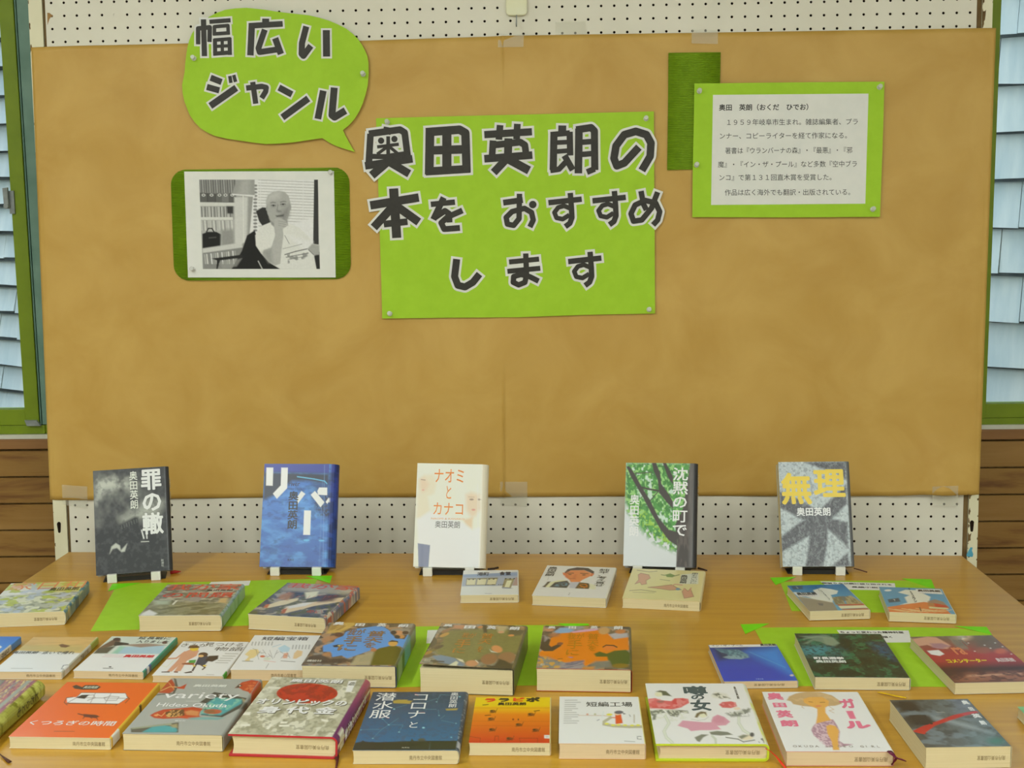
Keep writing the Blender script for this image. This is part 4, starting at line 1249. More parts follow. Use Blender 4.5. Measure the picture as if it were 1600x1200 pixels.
b_ = book('book', 'upright white hardback with pale figures and thin orange title, on a stand', mw, 0.131, 0.192, 0.032, A, GS, True, (214, 206, 186), (220, 214, 200), (222, 218, 204), 0.012, bulge=0.002)
rib(b_, [(762, 889.5, .7035), (772, 888.5, .7025), (779, 886.5, .7025)], [0.002, 0.002, 0.0018], ribbon_mat('dark_ribbon', (52, 40, 34)))
stand(-0.1117, -0.288, 0.5, 21, 0.032, 0.131, 'black book stand with cream tabs holding the white book with orange title')

A = art('s4', S4, (200, 204, 206), 150, 210)
A.poly([(155, 150), (790, 150), (790, 960), (630, 940), (560, 910), (440, 860), (360, 800), (300, 740), (260, 690), (200, 600), (155, 560)], (74, 142, 62), 14)
A.nmix(18, 22, 71, (52, 112, 46), 0.45, 0.6, 0.8, 3, A.pmask(A.t([(155, 150), (790, 150), (790, 950), (560, 910), (300, 740), (155, 560)]), 10))
A.nmix(30, 36, 74, (146, 196, 116), 0.56, 0.66, 0.9, 2, A.pmask(A.t([(155, 150), (790, 150), (790, 950), (560, 910), (300, 740), (155, 560)]), 10))
A.nmix(16, 18, 79, (196, 214, 204), 0.62, 0.7, 0.9, 3, A.pmask(A.t([(160, 160), (640, 160), (640, 760), (440, 640), (300, 480)]), 10))
A.nmix(40, 50, 75, (150, 190, 60), 0.55, 0.65, 0.8, 2, A.pmask(A.t([(155, 440), (200, 560), (310, 720), (450, 840), (600, 900), (600, 800), (400, 640), (280, 520)]), 16))
A.nmix(26, 32, 91, (200, 204, 206), 0.5, 0.56, 1.0, 2, A.pmask(A.t([(155, 520), (230, 580), (320, 700), (470, 820), (640, 880), (640, 960), (500, 920), (380, 850), (270, 760), (155, 600)]), 8))
tk = (58, 50, 46)
A.poly([(790, 150), (760, 150), (690, 560), (620, 700), (640, 830), (630, 1062), (790, 1066)], tk, 2)
A.poly([(165, 190), (190, 185), (240, 250), (310, 370), (390, 490), (470, 640), (560, 740), (640, 760), (640, 880), (560, 830), (480, 730), (400, 600), (320, 460), (220, 300)], tk, 2)
A.poly([(400, 155), (440, 155), (480, 250), (490, 340), (560, 430), (600, 500), (600, 560), (540, 500), (470, 420), (455, 300), (420, 230)], tk, 2); A.poly([(500, 150), (530, 150), (600, 280), (600, 350), (550, 280)], tk, 2)
A.line([(310, 372), (380, 388), (460, 400)], 16, tk); A.line([(385, 490), (470, 400)], 9, tk); A.line([(250, 250), (400, 240)], 8, (70, 70, 52))
A.nmix(24, 8, 77, (96, 86, 80), 0.5, 0.68, 0.6, 3, A.pmask(A.t([(790, 150), (760, 150), (690, 560), (640, 830), (630, 1062), (790, 1066)]), 3))
A.poly([(752, 160), (778, 160), (782, 1064), (750, 1060)], (120, 118, 116), 8, 0.5)
A.text('沈黙の町で', (596, 192, 734, 804), (232, 234, 232), True, 0.018); A.text(NAME, (198, 432, 286, 800), (222, 228, 226), True, 0.016)
mw = stand_mw(0.2717, -0.2817, -8.8, 22.5, 0.98, 0.030)
b_ = book('book', 'upright hardback with green tree photo and white vertical title, on a stand', mw, 0.131, 0.192, 0.030, A, GS, True, (44, 42, 42), (60, 60, 60), (140, 140, 136), 0.007, bulge=0.003, sptext=('沈黙の町で', 0.08, 0.42, (200, 200, 196), .2, .8))
rib(b_, [(1090, 887.5, .7035), (1098, 889.5, .7025), (1105, 891.5, .7025)], [0.002, 0.0016, 0.0012], ribbon_mat('brown_ribbon', (58, 40, 32)))
stand(0.2717, -0.2817, -8.8, 22.5, 0.030, 0.130, 'black book stand with cream tabs holding the green tree book')

A = art('s5', S5, (166, 176, 180), 150, 210)
A.nmix(34, 46, 81, (120, 126, 132), 0.5, 0.62, 0.7, 3); A.nmix(50, 70, 82, (184, 192, 194), 0.55, 0.65, 0.8, 2)
dk = (60, 60, 66); tm = np.zeros(A.U.shape)
for pts in ([(400, 150), (790, 150), (790, 300), (700, 240), (560, 200)], [(155, 390), (330, 460), (520, 560), (640, 600), (560, 690), (380, 640), (260, 580), (155, 530)], [(155, 790), (330, 670), (500, 590), (680, 440), (790, 350), (795, 510), (680, 610), (540, 720), (330, 830), (160, 920)],
            [(440, 660), (620, 620), (600, 860), (555, 1060), (385, 1060), (430, 850)], [(580, 620), (800, 670), (805, 890), (700, 790), (600, 720)], [(640, 1060), (800, 940), (820, 1060)]):
    q = A.pmask(A.t(pts), 6); tm = np.maximum(tm, q)
A.mix(tm * 0.95, dk)
A.nmix(44, 44, 85, (108, 112, 116), 0.55, 0.62, 0.75, 1, tm, rot=35); A.nmix(60, 80, 86, (38, 38, 44), 0.56, 0.64, 0.8, 2, tm)
yl = (222, 188, 26)
A.text('無', (170, 230, 470, 510), yl, False, 0.034); A.text('理', (478, 196, 790, 460), yl, False, 0.034)
A.text(NAME, (312, 530, 646, 610), (228, 230, 224), False, 0.022)
mw = stand_mw(0.5595, -0.2797, -1.0, 20.5, 0.6, 0.034)
b_ = book('book', 'upright grey hardback with tyre tracks and yellow title, rightmost stand', mw, 0.128, 0.192, 0.034, A, GS, False, (90, 92, 96), (150, 150, 140), (150, 152, 142), 0.006, bulge=0.003, page='page')
rib(b_, [(1334, 888, .7035), (1342, 890, .7025), (1355, 894, .7025)], [0.0009, 0.0009, 0.0009], ribbon_mat('maroon_ribbon', (70, 30, 30)))
stand(0.5595, -0.2797, -1.0, 20.5, 0.034, 0.131, 'black book stand with cream tabs holding the grey tyre-track book')

# ---- back row, lying flat
GB = 'paperbacks and hardbacks lying flat in rows on the table'
A = art('ie', LL, (214, 214, 196))
A.poly([(520, 690), (1340, 690), (1290, 860), (450, 900)], (200, 192, 120), 14); A.poly([(30, 800), (420, 800), (800, 810), (600, 900), (0, 920)], (222, 222, 214), 14); A.ell(280, 750, 120, 34, (222, 170, 160), 6, .6)
A.poly([(0, 920), (500, 880), (1300, 850), (1080, 1170), (-240, 1190)], (176, 178, 160), 12)
A.nmix(13, 18, 91, (130, 136, 116), 0.45, 0.58, 0.9, 3, A.pmask(A.t([(0, 920), (500, 880), (1300, 850), (1080, 1170), (-240, 1190)]), 10)); A.nmix(11, 15, 95, (214, 214, 190), 0.55, 0.64, 0.9, 2, A.pmask(A.t([(0, 920), (1300, 850), (1080, 1170), (-240, 1190)]), 10))
A.nmix(8, 13, 97, (176, 186, 70), 0.6, 0.68, 0.9, 2); A.poly([(640, 860), (760, 830), (900, 830), (820, 870)], (156, 172, 60), 6); A.nmix(7, 9, 99, (176, 186, 206), 0.64, 0.7, 0.7, 2)
A.text('家日和', (170, 704, 1330, 806), (222, 136, 84), False, 0.0); A.text(NAME, (785, 790, 1230, 834), (60, 62, 40), False, 0.02)
sf = lambda q: (q.nmix(3, 14, 5, (90, 136, 150), .4, .6), q.nmix(4, 20, 9, (200, 190, 140), .55, .65), q.nmix(2, 9, 14, (60, 100, 120), .6, .7))
book('book', 'thick softcover with pale garden painting and orange title, far left, back row', flat_mw(-0.792, -0.500, 0.175, 7.5), 0.134, 0.175, 0.023, A, GB, False, (150, 170, 160), (180, 180, 160), (226, 222, 200), 0.005, LIBB, True, 'page', (.62, .9), spine_fn=sf)

A = art('mondai', K6, (146, 144, 136))
A.nmix(14, 16, 101, (104, 106, 92), 0.42, 0.6, 0.9, 3); A.nmix(10, 20, 104, (186, 182, 160), 0.55, 0.66, 0.9, 3)
A.poly([(180, 330), (1250, 360), (1180, 520), (90, 540)], (132, 132, 96), 16, .7); A.nmix(5, 26, 106, (92, 92, 62), 0.5, 0.6, 0.7, 2, A.pmask(A.t([(180, 330), (1250, 360), (1180, 520), (90, 540)]), 12), rot=-16)
A.poly([(120, 500), (220, 450), (340, 500), (290, 525), (110, 525)], (214, 214, 214), 4); A.poly([(270, 330), (480, 330), (470, 380), (300, 380)], (176, 190, 170), 8, .8); A.poly([(1150, 310), (1260, 300), (1240, 370), (1140, 360)], (196, 170, 120), 4)
A.poly([(560, 330), (590, 330), (540, 388), (515, 382)], (220, 216, 200)); A.poly([(760, 290), (930, 290), (870, 350), (730, 340)], (150, 146, 142), 3); A.poly([(1030, 180), (1330, 180), (1310, 215), (1010, 215)], (210, 206, 196), 8, .8)
A.text('我が家', (450, 112, 1400, 200), (206, 84, 66), False, 0.012); A.text('の問題', (380, 222, 1310, 300), (202, 70, 56), False, 0.012); A.text(NAME, (965, 190, 1310, 214), (70, 56, 48), False, 0.02)
sf = lambda q: (q.nmix(3, 16, 105, (150, 170, 170), .4, .6), q.nmix(4, 24, 19, (110, 140, 110), .55, .65))
book('book', 'softcover with greyish street painting and red title, on left green sheet', flat_mw(-0.517, -0.524, 0.173, 1.5, 0.701), 0.134, 0.173, 0.026, A, GB, False, (160, 168, 160), (180, 180, 170), (226, 222, 206), 0.005, LIBB, True, 'page', (.6, .87), spine_fn=sf)

A = art('himitsu', K5, (96, 100, 104))
A.nmix(9, 10, 111, (60, 70, 90), 0.42, 0.6, 0.9, 3); A.nmix(8, 12, 114, (176, 170, 158), 0.55, 0.66, 0.8, 3); A.nmix(12, 12, 117, (90, 96, 60), 0.58, 0.66, 0.8, 2)
A.poly([(590, 90), (1460, 140), (1400, 250), (480, 200)], (186, 180, 168), 12, .7)
A.poly([(490, 440), (560, 395), (760, 350), (1000, 330), (1180, 290), (1300, 280), (1290, 330), (1150, 350), (900, 390), (700, 440), (520, 480)], (216, 196, 164), 3); A.poly([(560, 395), (760, 350), (900, 345), (780, 390), (580, 420)], (226, 226, 226), 4)
A.poly([(265, 405), (320, 370), (480, 320), (700, 290), (690, 320), (540, 370), (310, 412)], (220, 204, 172), 3); A.poly([(480, 480), (500, 430), (560, 418), (530, 476)], (176, 96, 56), 2); A.poly([(260, 405), (290, 368), (340, 362), (310, 410)], (190, 112, 66), 2)
A.poly([(470, 250), (580, 215), (640, 230), (560, 320), (430, 300)], (178, 128, 96), 6, .8); A.poly([(780, 220), (960, 205), (930, 270), (800, 300)], (226, 216, 196), 4); A.poly([(1020, 250), (1240, 260), (1150, 330), (960, 345)], (88, 56, 58), 8, .8)
for i in range(9): A.line([(600 + i * 70, 300 - (i % 3) * 20), (640 + i * 70, 260)], 5, (190, 70, 60), .7)
A.text('我が家', (600, 96, 1460, 200), (204, 86, 70), False, 0.012)
for i, x in enumerate((850, 930, 1000)): A.line([(x, 440), (x + 10, 475)], 6, (176, 66, 60), .8)
A.text('の', (830, 436, 890, 480), (184, 66, 60)); A.text('ヒ', (920, 450, 960, 485), (184, 66, 60))
sf = lambda q: (q.nmix(3, 18, 121, (80, 96, 130), .4, .6), q.nmix(4, 24, 123, (176, 86, 70), .5, .6), q.nmix(4, 24, 126, (190, 184, 170), .58, .66))
book('book', 'softcover with dark swirling painting and red title, below the upright blue book', flat_mw(-0.329, -0.522, 0.177, -9.0, 0.701), 0.131, 0.177, 0.025, A, GB, False, (110, 112, 130), (180, 180, 170), (226, 222, 206), 0.006, LIBB, True, 'page', (.6, .88), spine_fn=sf)

A = art('port', K7, (214, 220, 232))
A.poly([(85, 70), (640, 80), (640, 120), (88, 130)], (222, 226, 236), 2); A.poly([(88, 110), (640, 88), (645, 215), (86, 215)], (160, 170, 190), 3); A.poly([(86, 104), (640, 100), (640, 124), (86, 128)], (128, 152, 190), 3, .8)
A.poly([(575, 140), (635, 140), (640, 215), (575, 212)], (168, 140, 136), 2)
for x0, x1 in ((130, 215), (230, 315), (330, 412)):
    A.poly([(x0 - 6, 138), (x1 + 4, 138), (x1 + 4, 206), (x0 - 6, 206)], (136, 130, 104), 1.2); A.poly([(x0, 150), (x1, 150), (x1, 200), (x0, 200)], (214, 208, 172), 1.2)
A.poly([(480, 145), (570, 150), (572, 238), (484, 234)], (150, 142, 108), 1.2); A.poly([(508, 166), (552, 166), (554, 230), (508, 228)], (222, 218, 184), 1.2); A.poly([(484, 225), (600, 240), (560, 244), (490, 240)], (140, 150, 170))
for x in (150, 190, 250, 340, 380, 490, 530, 565): A.ell(x, 150, 7, 6, BLK)
for x in (320, 340, 385, 400, 445, 465, 485): A.ell(x, 203, 6, 4, BLK)
A.text('港町', (215, 88, 330, 120), (44, 44, 60), False, 0.03); A.text('食堂', (410, 88, 526, 120), (44, 44, 60), False, 0.03); A.line([(335, 292), (405, 292)], 3, (110, 114, 130)); A.text('C', (634, 266, 646, 282), (190, 110, 110))
book('book', 'small pale lilac paperback with shop window drawing, by the upright white book', flat_mw(-0.030, -0.380, 0.150, 2.5), 0.100, 0.150, 0.014, A, GB, False, (214, 216, 222), (214, 216, 222), (222, 218, 204), 0.0025, LIBB, True, 'page', (.5, .92))

A = art('junpei', K7, (226, 227, 216))
A.poly([(1060, 90), (1090, 60), (1180, 42), (1290, 50), (1350, 85), (1340, 115), (1310, 92), (1250, 70), (1120, 72), (1070, 110)], (66, 62, 66), 1.5)
A.poly([(1065, 108), (1120, 72), (1250, 70), (1318, 98), (1310, 130), (1240, 162), (1210, 186), (1125, 184), (1110, 160), (1070, 135)], (216, 134, 84), 2)
A.poly([(1060, 110), (1090, 80), (1110, 160), (1070, 135)], (206, 110, 70), 5, .7); A.poly([(1160, 110), (1180, 110), (1170, 150), (1140, 150)], (204, 116, 72), 4, .8)
A.poly([(1040, 92), (1068, 95), (1075, 122), (1050, 118)], (210, 118, 74)); A.poly([(1320, 98), (1352, 105), (1330, 130), (1308, 128)], (210, 118, 74))
A.line([(1090, 100), (1150, 98)], 6, (90, 60, 46)); A.line([(1215, 100), (1290, 104)], 6, (90, 60, 46)); A.ell(1115, 112, 16, 4, (60, 44, 40)); A.ell(1250, 116, 18, 4, (60, 44, 40)); A.line([(1110, 150), (1170, 152)], 4, (170, 84, 66))
A.poly([(1120, 184), (1215, 184), (1200, 245), (1110, 240)], (186, 188, 200), 2)
A.poly([(900, 190), (1010, 165), (1080, 165), (940, 232), (880, 232)], (226, 216, 180), 2); A.poly([(870, 215), (900, 180), (930, 176), (880, 232), (850, 228)], (50, 48, 46), 2)
A.poly([(920, 232), (970, 186), (1090, 170), (1118, 200), (1090, 240)], (60, 66, 66), 2); A.nmix(30, 40, 131, (96, 140, 166), .5, .6, .9, 2, A.pmask(A.t([(960, 225), (990, 192), (1085, 182), (1100, 205), (1080, 236)]), 2))
A.poly([(1170, 244), (1210, 186), (1300, 196), (1320, 225), (1300, 250)], (86, 76, 46), 2); A.nmix(30, 40, 135, (196, 116, 40), .48, .56, .9, 2, A.pmask(A.t([(1190, 240), (1220, 196), (1290, 204), (1290, 244)]), 2)); A.poly([(1310, 200), (1370, 215), (1370, 256), (1310, 250)], (226, 220, 190), 2)
A.text(NAME, (905, 36, 958, 128), (70, 68, 62), True, 0.02); A.text('純平、考え直せ', (1402, 56, 1452, 232), (66, 64, 58), True, 0.01); A.line([(908, 130), (900, 165)], 2, (150, 148, 140)); A.text('２', (1108, 282, 1124, 310), (140, 140, 136))
book('book', 'white softcover with a drawn man in a souvenir jacket, middle of the back row', flat_mw(0.120, -0.383, 0.186, -7.0), 0.127, 0.186, 0.017, A, GB, False, (214, 210, 196), (222, 220, 210), (196, 196, 190), 0.003, None, sptext=('純平、考え直せ', .15, .7, (120, 116, 108), .2, .8))

A = art('beige', (700, 860, 3.81), (226, 206, 150))
pk = (206, 154, 124)
for pts in ([(1135, 150), (1150, 140), (1200, 150), (1210, 170), (1185, 185), (1190, 205), (1160, 210), (1150, 195), (1120, 205), (1140, 180)], [(1405, 250), (1420, 232), (1440, 248), (1455, 232), (1462, 250), (1475, 280), (1420, 290)], [(1200, 225), (1260, 220), (1340, 210), (1400, 240), (1330, 242), (1260, 232)]):
    A.poly(pts, pk, 1.2); A.line(pts + [pts[0]], 3, (150, 104, 84), .8)
A.line([(1345, 215), (1360, 208), (1405, 212)], 6, pk); A.line([(1425, 250), (1415, 232)], 6, pk); A.line([(1452, 250), (1458, 228)], 6, pk); A.ell(1380, 236, 14, 7, (120, 150, 170))
A.poly([(1300, 150), (1330, 142), (1360, 155), (1345, 166), (1310, 164)], (120, 140, 60), 1.2); A.line([(1275, 150), (1300, 154)], 4, (110, 120, 60)); A.line([(1350, 160), (1385, 150)], 4, (110, 120, 60)); A.line([(1270, 178), (1330, 186)], 3, (150, 140, 100))
A.line([(1125, 122), (1200, 132), (1250, 128)], 3, (130, 110, 80)); A.line([(1090, 245), (1160, 240), (1250, 252)], 3, (140, 120, 90)); A.line([(1110, 254), (1240, 258)], 2, (150, 130, 96))
A.poly([(1395, 150), (1500, 140), (1500, 206), (1388, 206)], (224, 222, 200), 2)
A.text(NAME, (1395, 152, 1430, 204), (96, 92, 78), True, 0.02); A.text('用もないのに', (1458, 138, 1492, 206), (80, 78, 66), True, 0.0)
book('book', 'beige softcover with small drawn rabbits, in front of the green tree book', flat_mw(0.275, -0.402, 0.182, -8.0), 0.131, 0.182, 0.017, A, GB, False, (222, 206, 160), (222, 208, 166), (212, 190, 140), 0.004, LIBA, False, 'page', (.53, .84))

for key, lab, cx, cy, yaw, W_b, H_b in (('r1a', 'small paperback with blue sky and grey building, left of the sky-covered pair', 0.540, -0.472, 5.6, 0.100, 0.143), ('r1b', 'small paperback with blue sky and orange roof, right of the sky-covered pair', 0.683, -0.487, -6.2, 0.105, 0.140)):
    A = art(key, K8, (70, 132, 176))
    if key == 'r1a':
        A.grad((44, 104, 158), (96, 156, 190), 0, .6)
        A.poly([(330, 175), (400, 155), (480, 165), (540, 180), (530, 205), (480, 215), (500, 250), (490, 290), (330, 245), (160, 195), (170, 190), (360, 205)], (228, 226, 206), 2)
        A.poly([(200, 228), (500, 280), (540, 345), (300, 355)], (150, 138, 116), 2); A.line([(200, 226), (500, 278)], 5, (190, 178, 150)); A.poly([(370, 282), (420, 285), (415, 305), (385, 300)], (112, 106, 98))
        A.poly([(490, 235), (560, 225), (600, 290), (520, 296)], (160, 148, 110), 2); A.poly([(590, 235), (640, 218), (720, 270), (740, 290), (610, 290)], (168, 156, 116), 2)
        A.nmix(40, 10, 141, (120, 108, 76), .5, .6, .8, 2, A.pmask(A.t([(500, 230), (640, 220), (720, 280), (520, 296)]), 2))
        A.poly([(535, 292), (765, 284), (765, 296), (540, 304)], (178, 84, 58), 1.2); A.poly([(540, 304), (768, 296), (770, 316), (560, 326)], (222, 214, 180), 1.2); A.poly([(570, 328), (770, 318), (800, 338), (570, 338)], (176, 120, 84), 3)
        A.poly([(160, 192), (380, 196), (390, 232), (200, 226)], (230, 228, 214), 2)
        A.text(NAME, (180, 194, 372, 214), (60, 56, 54), False, 0.04); A.text('サウスバウンド', (205, 216, 360, 226), (190, 160, 150)); A.text('上', (175, 140, 210, 160), (214, 214, 206), False, .02); bx = ((345, 140, 400, 190), (388, 172, 440, 215), (425, 210, 480, 255))
        A.poly([(140, 138), (240, 136), (245, 165), (160, 168)], (54, 62, 74), 3, .8)
    else:
        A.grad((78, 142, 180), (86, 150, 186), 0, .6)
        A.poly([(1030, 200), (1090, 180), (1180, 185), (1240, 210), (1310, 240), (1300, 290), (1060, 300), (1120, 285), (1090, 240), (1130, 225)], (230, 226, 204), 3)
        A.poly([(950, 318), (1120, 295), (1260, 280), (1400, 300), (1500, 380), (975, 372)], (212, 124, 70), 2)
        for k in range(6): A.line([(955 + k * 60, 330 + (k % 2) * 6), (1120 + k * 60, 360), (1200 + k * 60, 345)], 5, (226, 190, 140), .9)
        A.poly([(1290, 275), (1350, 260), (1420, 280), (1480, 330), (1300, 310)], (160, 120, 80), 3, .8); A.poly([(1340, 290), (1450, 310), (1480, 335), (1360, 320)], (190, 70, 50), 2); A.poly([(1310, 318), (1470, 330), (1470, 342), (1310, 332)], (200, 196, 150), 2); A.line([(1230, 325), (1245, 352)], 9, (120, 90, 60))
        A.poly([(1175, 176), (1380, 182), (1410, 222), (1200, 208)], (230, 228, 214), 2); A.text(NAME, (1188, 180, 1392, 206), (60, 56, 54), False, 0.04); A.text('サウスバウンド', (1205, 206, 1370, 218), (190, 160, 150))
        A.poly([(945, 255), (1040, 245), (1060, 275), (960, 282)], (54, 66, 78), 3, .9); A.text('下', (990, 254, 1022, 274), (220, 220, 212), False, .02); bx = ((1110, 165, 1155, 215), (1135, 205, 1180, 245), (1150, 240, 1210, 285))
        A.ell(940, 182, 30, 8, (220, 224, 214), 3)
    for ch, q in zip(('サウ', 'スバ', 'ウン'), bx): A.text(ch, q, (52, 52, 54), True, 0.03)
    book('book', lab, flat_mw(cx, cy, H_b, yaw, 0.701), W_b, H_b, 0.0155, A, GB, False, (206, 200, 180), (210, 206, 190), (214, 206, 180), 0.0022, LIBB, True, 'page', (.52, .9))

# ---- middle row
bl = tbl(33, 995, 0.712)
A = Art(60, 80, bg=(52, 116, 196))
A.grad((46, 104, 190), (70, 140, 214)); A.ell(.8, .34, .13, .07, (226, 230, 232)); A.ell(.8, .34, .06, .04, (150, 170, 190)); A.line([(.1, .55), (.9, .5)], .02, (100, 160, 220)); A.line([(.3, .8), (.95, .75)], .03, (34, 84, 160))
Hb, Wb = 0.152, 0.105
book('book', 'small bright blue paperback, leftmost of the middle row, partly out of view', flat_mw(bl.x - Wb / 2, bl.y - Hb / 2, Hb, 0.0), Wb, Hb, 0.012, A, GB, False, (70, 130, 200), (210, 206, 196), (196, 200, 200), 0.0022, LIBB, True, 'pagepink', sptext=('泳いで', .3, .9, (90, 90, 90), .15, .85), spine_fn=lambda q: q.poly([(0, .25), (1, .25), (1, 1), (0, 1)], (206, 202, 190)))

A = art('oyoide', L1, (226, 226, 220))
A.poly([(255, 605), (830, 615), (690, 765), (110, 735)], (206, 170, 110), 2); A.nmix(3, 30, 151, (190, 156, 96), .45, .6, .6, 3, A.pmask(A.t([(255, 605), (830, 615), (690, 765), (110, 735)]), 3)); A.poly([(200, 690), (690, 700), (690, 765), (110, 735)], (176, 168, 110), 14, .6)
A.poly([(490, 690), (520, 682), (560, 692), (590, 700), (550, 716), (510, 712)], (110, 76, 50), 2)
A.text('奥田英朗', (112, 742, 310, 768), (84, 84, 84), False, 0.02); A.text('泳いで帰れ', (370, 744, 612, 776), (80, 80, 80), False, 0.014); A.line([(320, 758), (345, 758)], 3, (110, 110, 110)); A.line([(120, 882), (290, 884)], 4, (176, 176, 174)); A.poly([(530, 860), (570, 856), (550, 892), (512, 892)], (110, 114, 124)); A.poly([(536, 864), (564, 861), (547, 887), (520, 887)], (222, 222, 220))
book('book', 'small white paperback with a sandy strip across its top, middle row', flat_mw(-0.677, -0.750, 0.153, 0.3), 0.103, 0.153, 0.0115, A, GB, False, (190, 190, 176), (220, 220, 214), (206, 204, 196), 0.0025, LIBA, False, 'pagepink', (.48, .9),
     spine_fn=lambda q: (q.poly([(0, 0), (1, 0), (1, .22), (0, .22)], (150, 166, 84)), q.poly([(0, .82), (1, .82), (1, .93), (0, .93)], (230, 230, 226))), sptext=('泳いで帰れ', .3, .52, (110, 110, 100), .15, .85))

A = art('encho', L1, (226, 226, 222))
A.poly([(925, 605), (1465, 620), (1340, 765), (775, 755)], (198, 206, 196), 2); A.poly([(1000, 700), (1380, 690), (1350, 760), (980, 755)], (160, 190, 206), 5); A.poly([(1020, 680), (1240, 672), (1390, 690), (1180, 705)], (150, 128, 112), 4)
A.poly([(930, 640), (1000, 620), (1010, 650), (940, 690), (900, 700), (790, 750), (810, 710)], (110, 86, 66), 3); A.poly([(960, 650), (1080, 668), (1080, 680), (950, 690)], (60, 54, 44), 2); A.ell(975, 632, 34, 14, (70, 52, 44)); A.poly([(820, 710), (970, 690), (900, 752), (780, 752)], (84, 80, 66), 4); A.poly([(1010, 690), (1050, 700), (990, 756), (940, 752)], (150, 196, 176), 5)
A.text('延長戦に', (1172, 612, 1420, 646), BLK, False, 0.014); A.text('入りました', (1160, 642, 1402, 676), BLK, False, 0.014); A.ell(1375, 668, 22, 12, (120, 86, 76)); A.text(NAME, (1058, 765, 1284, 793), (206, 44, 52), False, 0.05); A.line([(880, 765), (1040, 772)], 3, (214, 160, 160)); A.line([(860, 780), (1030, 784)], 3, (214, 170, 170))
A.ell(935, 866, 12, 5, (50, 50, 50)); A.line([(875, 878), (960, 878)], 5, (90, 90, 88))
book('book', 'small white paperback with green spine and red author name, middle row', flat_mw(-0.556, -0.747, 0.152, -2.0), 0.105, 0.152, 0.0115, A, GB, False, (62, 150, 128), (214, 214, 208), (206, 204, 196), 0.0025, LIBA, False, 'pagepink', (.5, .92),
     spine_fn=lambda q: (q.poly([(0, .78), (1, .78), (1, .92), (0, .92)], (70, 96, 150)), q.poly([(0, .84), (1, .84), (1, .9), (0, .9)], (216, 220, 224))))

A = art('mono', K4, (226, 225, 218))
sk = (206, 150, 110); su_ = (204, 150, 122)
A.poly([(350, 230), (430, 200), (500, 215), (480, 260), (400, 300), (370, 300), (240, 410), (190, 408), (300, 300)], su_, 1.4); A.poly([(345, 300), (400, 290), (330, 405), (265, 408)], su_, 1.4); A.line([(370, 225), (290, 280), (205, 284)], 14, su_); A.line([(205, 280), (160, 320), (130, 345)], 3, (196, 186, 110)); A.line([(130, 345), (190, 365), (260, 300)], 3, (206, 206, 150))
A.ell(455, 200, 40, 18, (222, 186, 60)); A.ell(450, 182, 46, 12, (110, 76, 44)); A.line([(400, 190), (500, 188)], 7, (90, 60, 38))
A.poly([(135, 410), (220, 408), (218, 420), (132, 420)], (70, 48, 40)); A.poly([(262, 408), (305, 408), (302, 422), (262, 420)], (120, 66, 44)); A.poly([(362, 420), (440, 405), (450, 420), (380, 428)], (60, 44, 40))
A.poly([(340, 330), (470, 310), (460, 345), (350, 340)], (150, 84, 56), 1.5); A.poly([(412, 300), (480, 295), (470, 325), (410, 325)], (70, 150, 70), 1.5)
A.poly([(500, 270), (580, 260), (600, 300), (560, 350), (470, 340)], (56, 66, 86), 1.5); A.ell(540, 250, 44, 20, (70, 50, 44)); A.ell(520, 262, 26, 11, (222, 176, 120)); A.poly([(590, 262), (680, 258), (680, 290), (630, 315), (560, 305)], (50, 44, 44), 2)
A.line([(520, 340), (570, 370), (545, 390)], 12, (80, 60, 50)); A.line([(480, 340), (450, 400)], 18, (70, 60, 60)); A.ell(565, 352, 18, 8, (226, 190, 80)); A.ell(462, 352, 14, 8, (222, 190, 90))
A.text('きみが', (345, 150, 560, 188), (92, 84, 72), False, 0.0); A.text('見つける', (560, 148, 880, 190), (96, 86, 74), False, 0.0); A.text('物語', (645, 186, 880, 226), (84, 76, 66), False, 0.0); A.line([(375, 142), (575, 148)], 4, (130, 124, 116))
for i in range(5): A.line([(735 - i * 18, 243 + i * 20), (850 - i * 18, 246 + i * 20)], 6, (150, 148, 140), .8)
A.line([(590, 440), (665, 442)], 5, (140, 138, 132), .8)
b_ = book('book', 'small white paperback with a man in pink suit and a child running, middle row', flat_mw(-0.437, -0.762, 0.148, -1.0), 0.104, 0.148, 0.010, A, GB, False, (230, 228, 220), (220, 218, 210), (206, 200, 190), 0.0025, None, True, 'pagepink',
          spine_fn=lambda q: (q.poly([(0, .86), (1, .86), (1, .99), (0, .99)], (60, 160, 50))))

A = art('tan', K4, (230, 230, 228))
A.poly([(910, 260), (960, 215), (1030, 210), (1050, 240), (1000, 290), (960, 300), (960, 320), (910, 322), (950, 280)], (222, 190, 110), 2, .8); A.poly([(1220, 200), (1280, 170), (1335, 200), (1320, 235), (1250, 240)], (170, 200, 222), 2, .9); A.poly([(1275, 250), (1318, 245), (1305, 295), (1265, 295)], (214, 150, 116), 2, .9)
A.poly([(1370, 250), (1400, 220), (1450, 230), (1440, 270), (1390, 300), (1360, 300)], (214, 176, 110), 2, .8); A.ell(1078, 278, 24, 10, (206, 110, 80)); A.ell(1120, 300, 34, 14, (200, 206, 186), 2, .8)
for i in range(16): A.line([(985 + (i * 53) % 330, 205 + (i * 37) % 95), (1015 + (i * 53) % 330, 215 + (i * 29) % 95)], 4, (110, 110, 112), .8)
A.line([(890, 322), (990, 324)], 5, (110, 106, 100)); A.line([(1250, 320), (1380, 328)], 5, (110, 106, 100)); A.line([(1090, 318), (1200, 330)], 4, (214, 160, 150)); A.line([(1165, 190), (1250, 165)], 4, (150, 180, 200))
A.text('短編宝箱', (1080, 92, 1495, 132), (70, 70, 72), False, 0.012)
for i in range(7): A.line([(982 + i * 31, 142), (974 + i * 31, 172)], 11, (140, 140, 140), .75)
for i in range(6): A.line([(1362 + i * 30, 174), (1354 + i * 30, 208)], 11, (140, 140, 140), .75)
